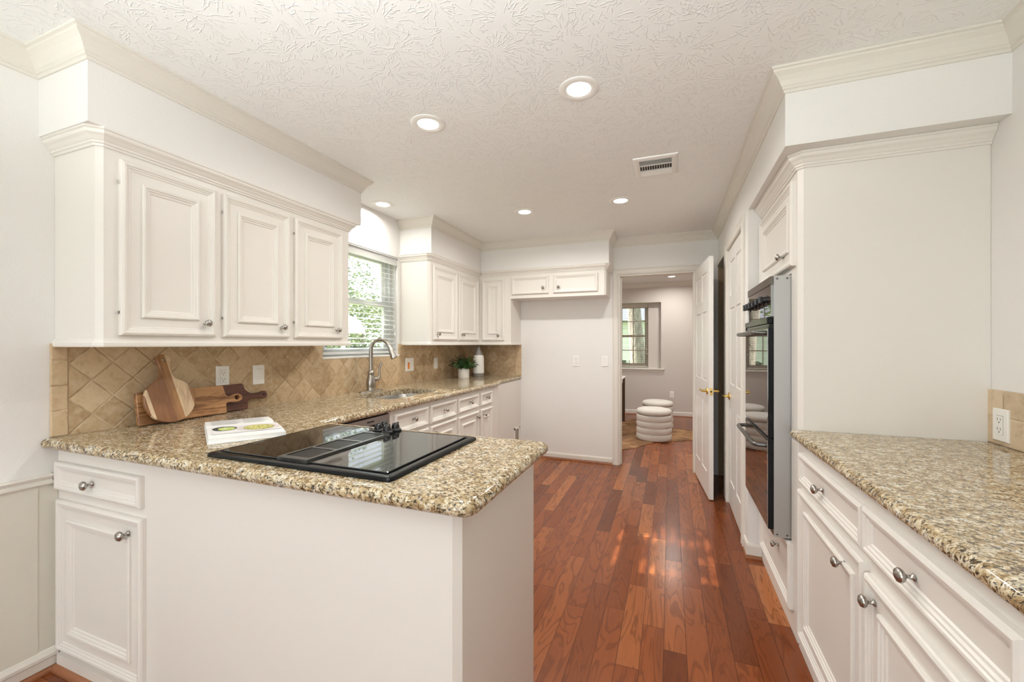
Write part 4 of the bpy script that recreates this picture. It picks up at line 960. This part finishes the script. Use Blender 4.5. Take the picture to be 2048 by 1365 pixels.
# ------------------------------------------------------------------ outdoors, seen through the windows
tag(obj('lawn', bx(-40, 30, -10, 45, -.40, -.32), 'lawn', None), 'green lawn outside the windows', 'lawn')
def tree(x, y, h, r, label, m='leaves', n=1500, trunk=.14, lean_=0., zc=None, leafs=.16, name='tree'):
    root = thing(name, label, 'tree', (x, y, -.32)); zc = zc or h
    obj('trunk', tube(B(), [(x, y, -.30), (x + lean_ * .3, y, h * .3), (x + lean_ * .7, y, h * .7), (x + lean_, y, h)], [trunk * 1.25, trunk, trunk * .8, trunk * .5], 12), 'bark', root, 60)
    b = B(); c0 = Vector((x + lean_, y, zc))
    for k in range(n):
        while True:
            q = Vector((random.uniform(-1, 1), random.uniform(-1, 1), random.uniform(-1, 1)))
            if .15 < q.length < 1: break
        q = c0 + Vector((q.x * r, q.y * r, q.z * r * .75)); a_ = Vector((random.gauss(0, 1), random.gauss(0, 1), random.gauss(0, 1))).normalized(); _, u_, w_ = basis(a_); s = leafs * random.uniform(.6, 1.3)
        face(b, [q - u_ * s, q + w_ * s * .5, q + u_ * s, q - w_ * s * .5])
    obj('foliage', b, m, root, recalc=False)
tree(-6.6, 7.6, 1.75, 1.0, 'light green tree seen through the middle of the kitchen window', n=2600, leafs=.05)
tree(-12.0, 11.5, 3.4, 2.3, 'pale tree against the sky in the upper kitchen window', n=2600, leafs=.07)
tree(-5.6, 6.3, .80, .7, 'dark green shrub at the bottom of the kitchen window', 'dark_leaves', 2200, .05, leafs=.05, name='shrub')
tree(-8.6, 8.6, 1.15, .9, 'broad dark shrub beyond the pale canopy outside the kitchen window', 'dark_leaves', 2200, .05, leafs=.06, name='shrub')
tree(-7.0, 2.9, 4.9, 1.5, 'unseen leafy tree placed to dapple the sun through the kitchen window', n=430, leafs=.13)  # out of view; breaks the sunlight into patches on the kitchen floor
root = thing('garden_parasol', 'white curved garden parasol outside the kitchen window', 'parasol', (-4.55, 4.90, -.32))
obj('canopy', lathe(B(), [(.30, 1.47), (.29, 1.55), (.22, 1.66), (.10, 1.73), (.001, 1.76)], (-4.55, 4.90, 0), seg=12), 'umbrella', root); obj('pole', tube(B(), [(-4.55, 4.90, -.32), (-4.55, 4.90, 1.74)], .02, 8), 'white_frame', root)
root = thing('neighbour_house', 'house with pale lap siding outside the far room window', 'house', (-1.5, 15, -.32))
obj('wall', bx(-7, 4.5, 15, 18, -.32, 2.1), 'siding', root); b = B(); rings(b, [[(-7.4, 14.6, 2.1), (4.9, 14.6, 2.1), (4.9, 18.4, 2.1), (-7.4, 18.4, 2.1)], [(-7.4, 16.5, 3.3), (4.9, 16.5, 3.3), (4.9, 16.55, 3.3), (-7.4, 16.55, 3.3)]]); obj('roof', b, 'roofing', root)
tree(-.66, 10.6, 5.2, 1.3, 'thick leaning tree trunk outside the far room window', n=900, trunk=.17, lean_=-.42, zc=4.8, leafs=.10)
tree(-2.6, 12.9, 2.4, 1.25, 'leafy tree left of the leaning trunk outside the far room window', n=1500, leafs=.07)
tree(-1.30, 13.2, .50, .40, 'small shrub by the siding outside the far room window', 'dark_leaves', 260, .03, leafs=.10, name='shrub')

# ------------------------------------------------------------------ families of like things
FAMILY = {'wall_outlet': 'wall outlets', 'light_switch': 'light switches', 'cutting_board': 'cutting boards on the worktop', 'wall_cabinet': 'upper wall cabinets', 'base_cabinet': 'base cabinets under the worktops',
          'worktop': 'granite worktops', 'tree': 'trees outside the windows', 'shrub': 'shrubs outside the windows', 'window_blind': 'slat blinds'}
for o in list(COL.objects):
    k = o.name.split('.')[0]
    if o.parent is None and k in FAMILY and 'category' in o: o['group'] = FAMILY[k]
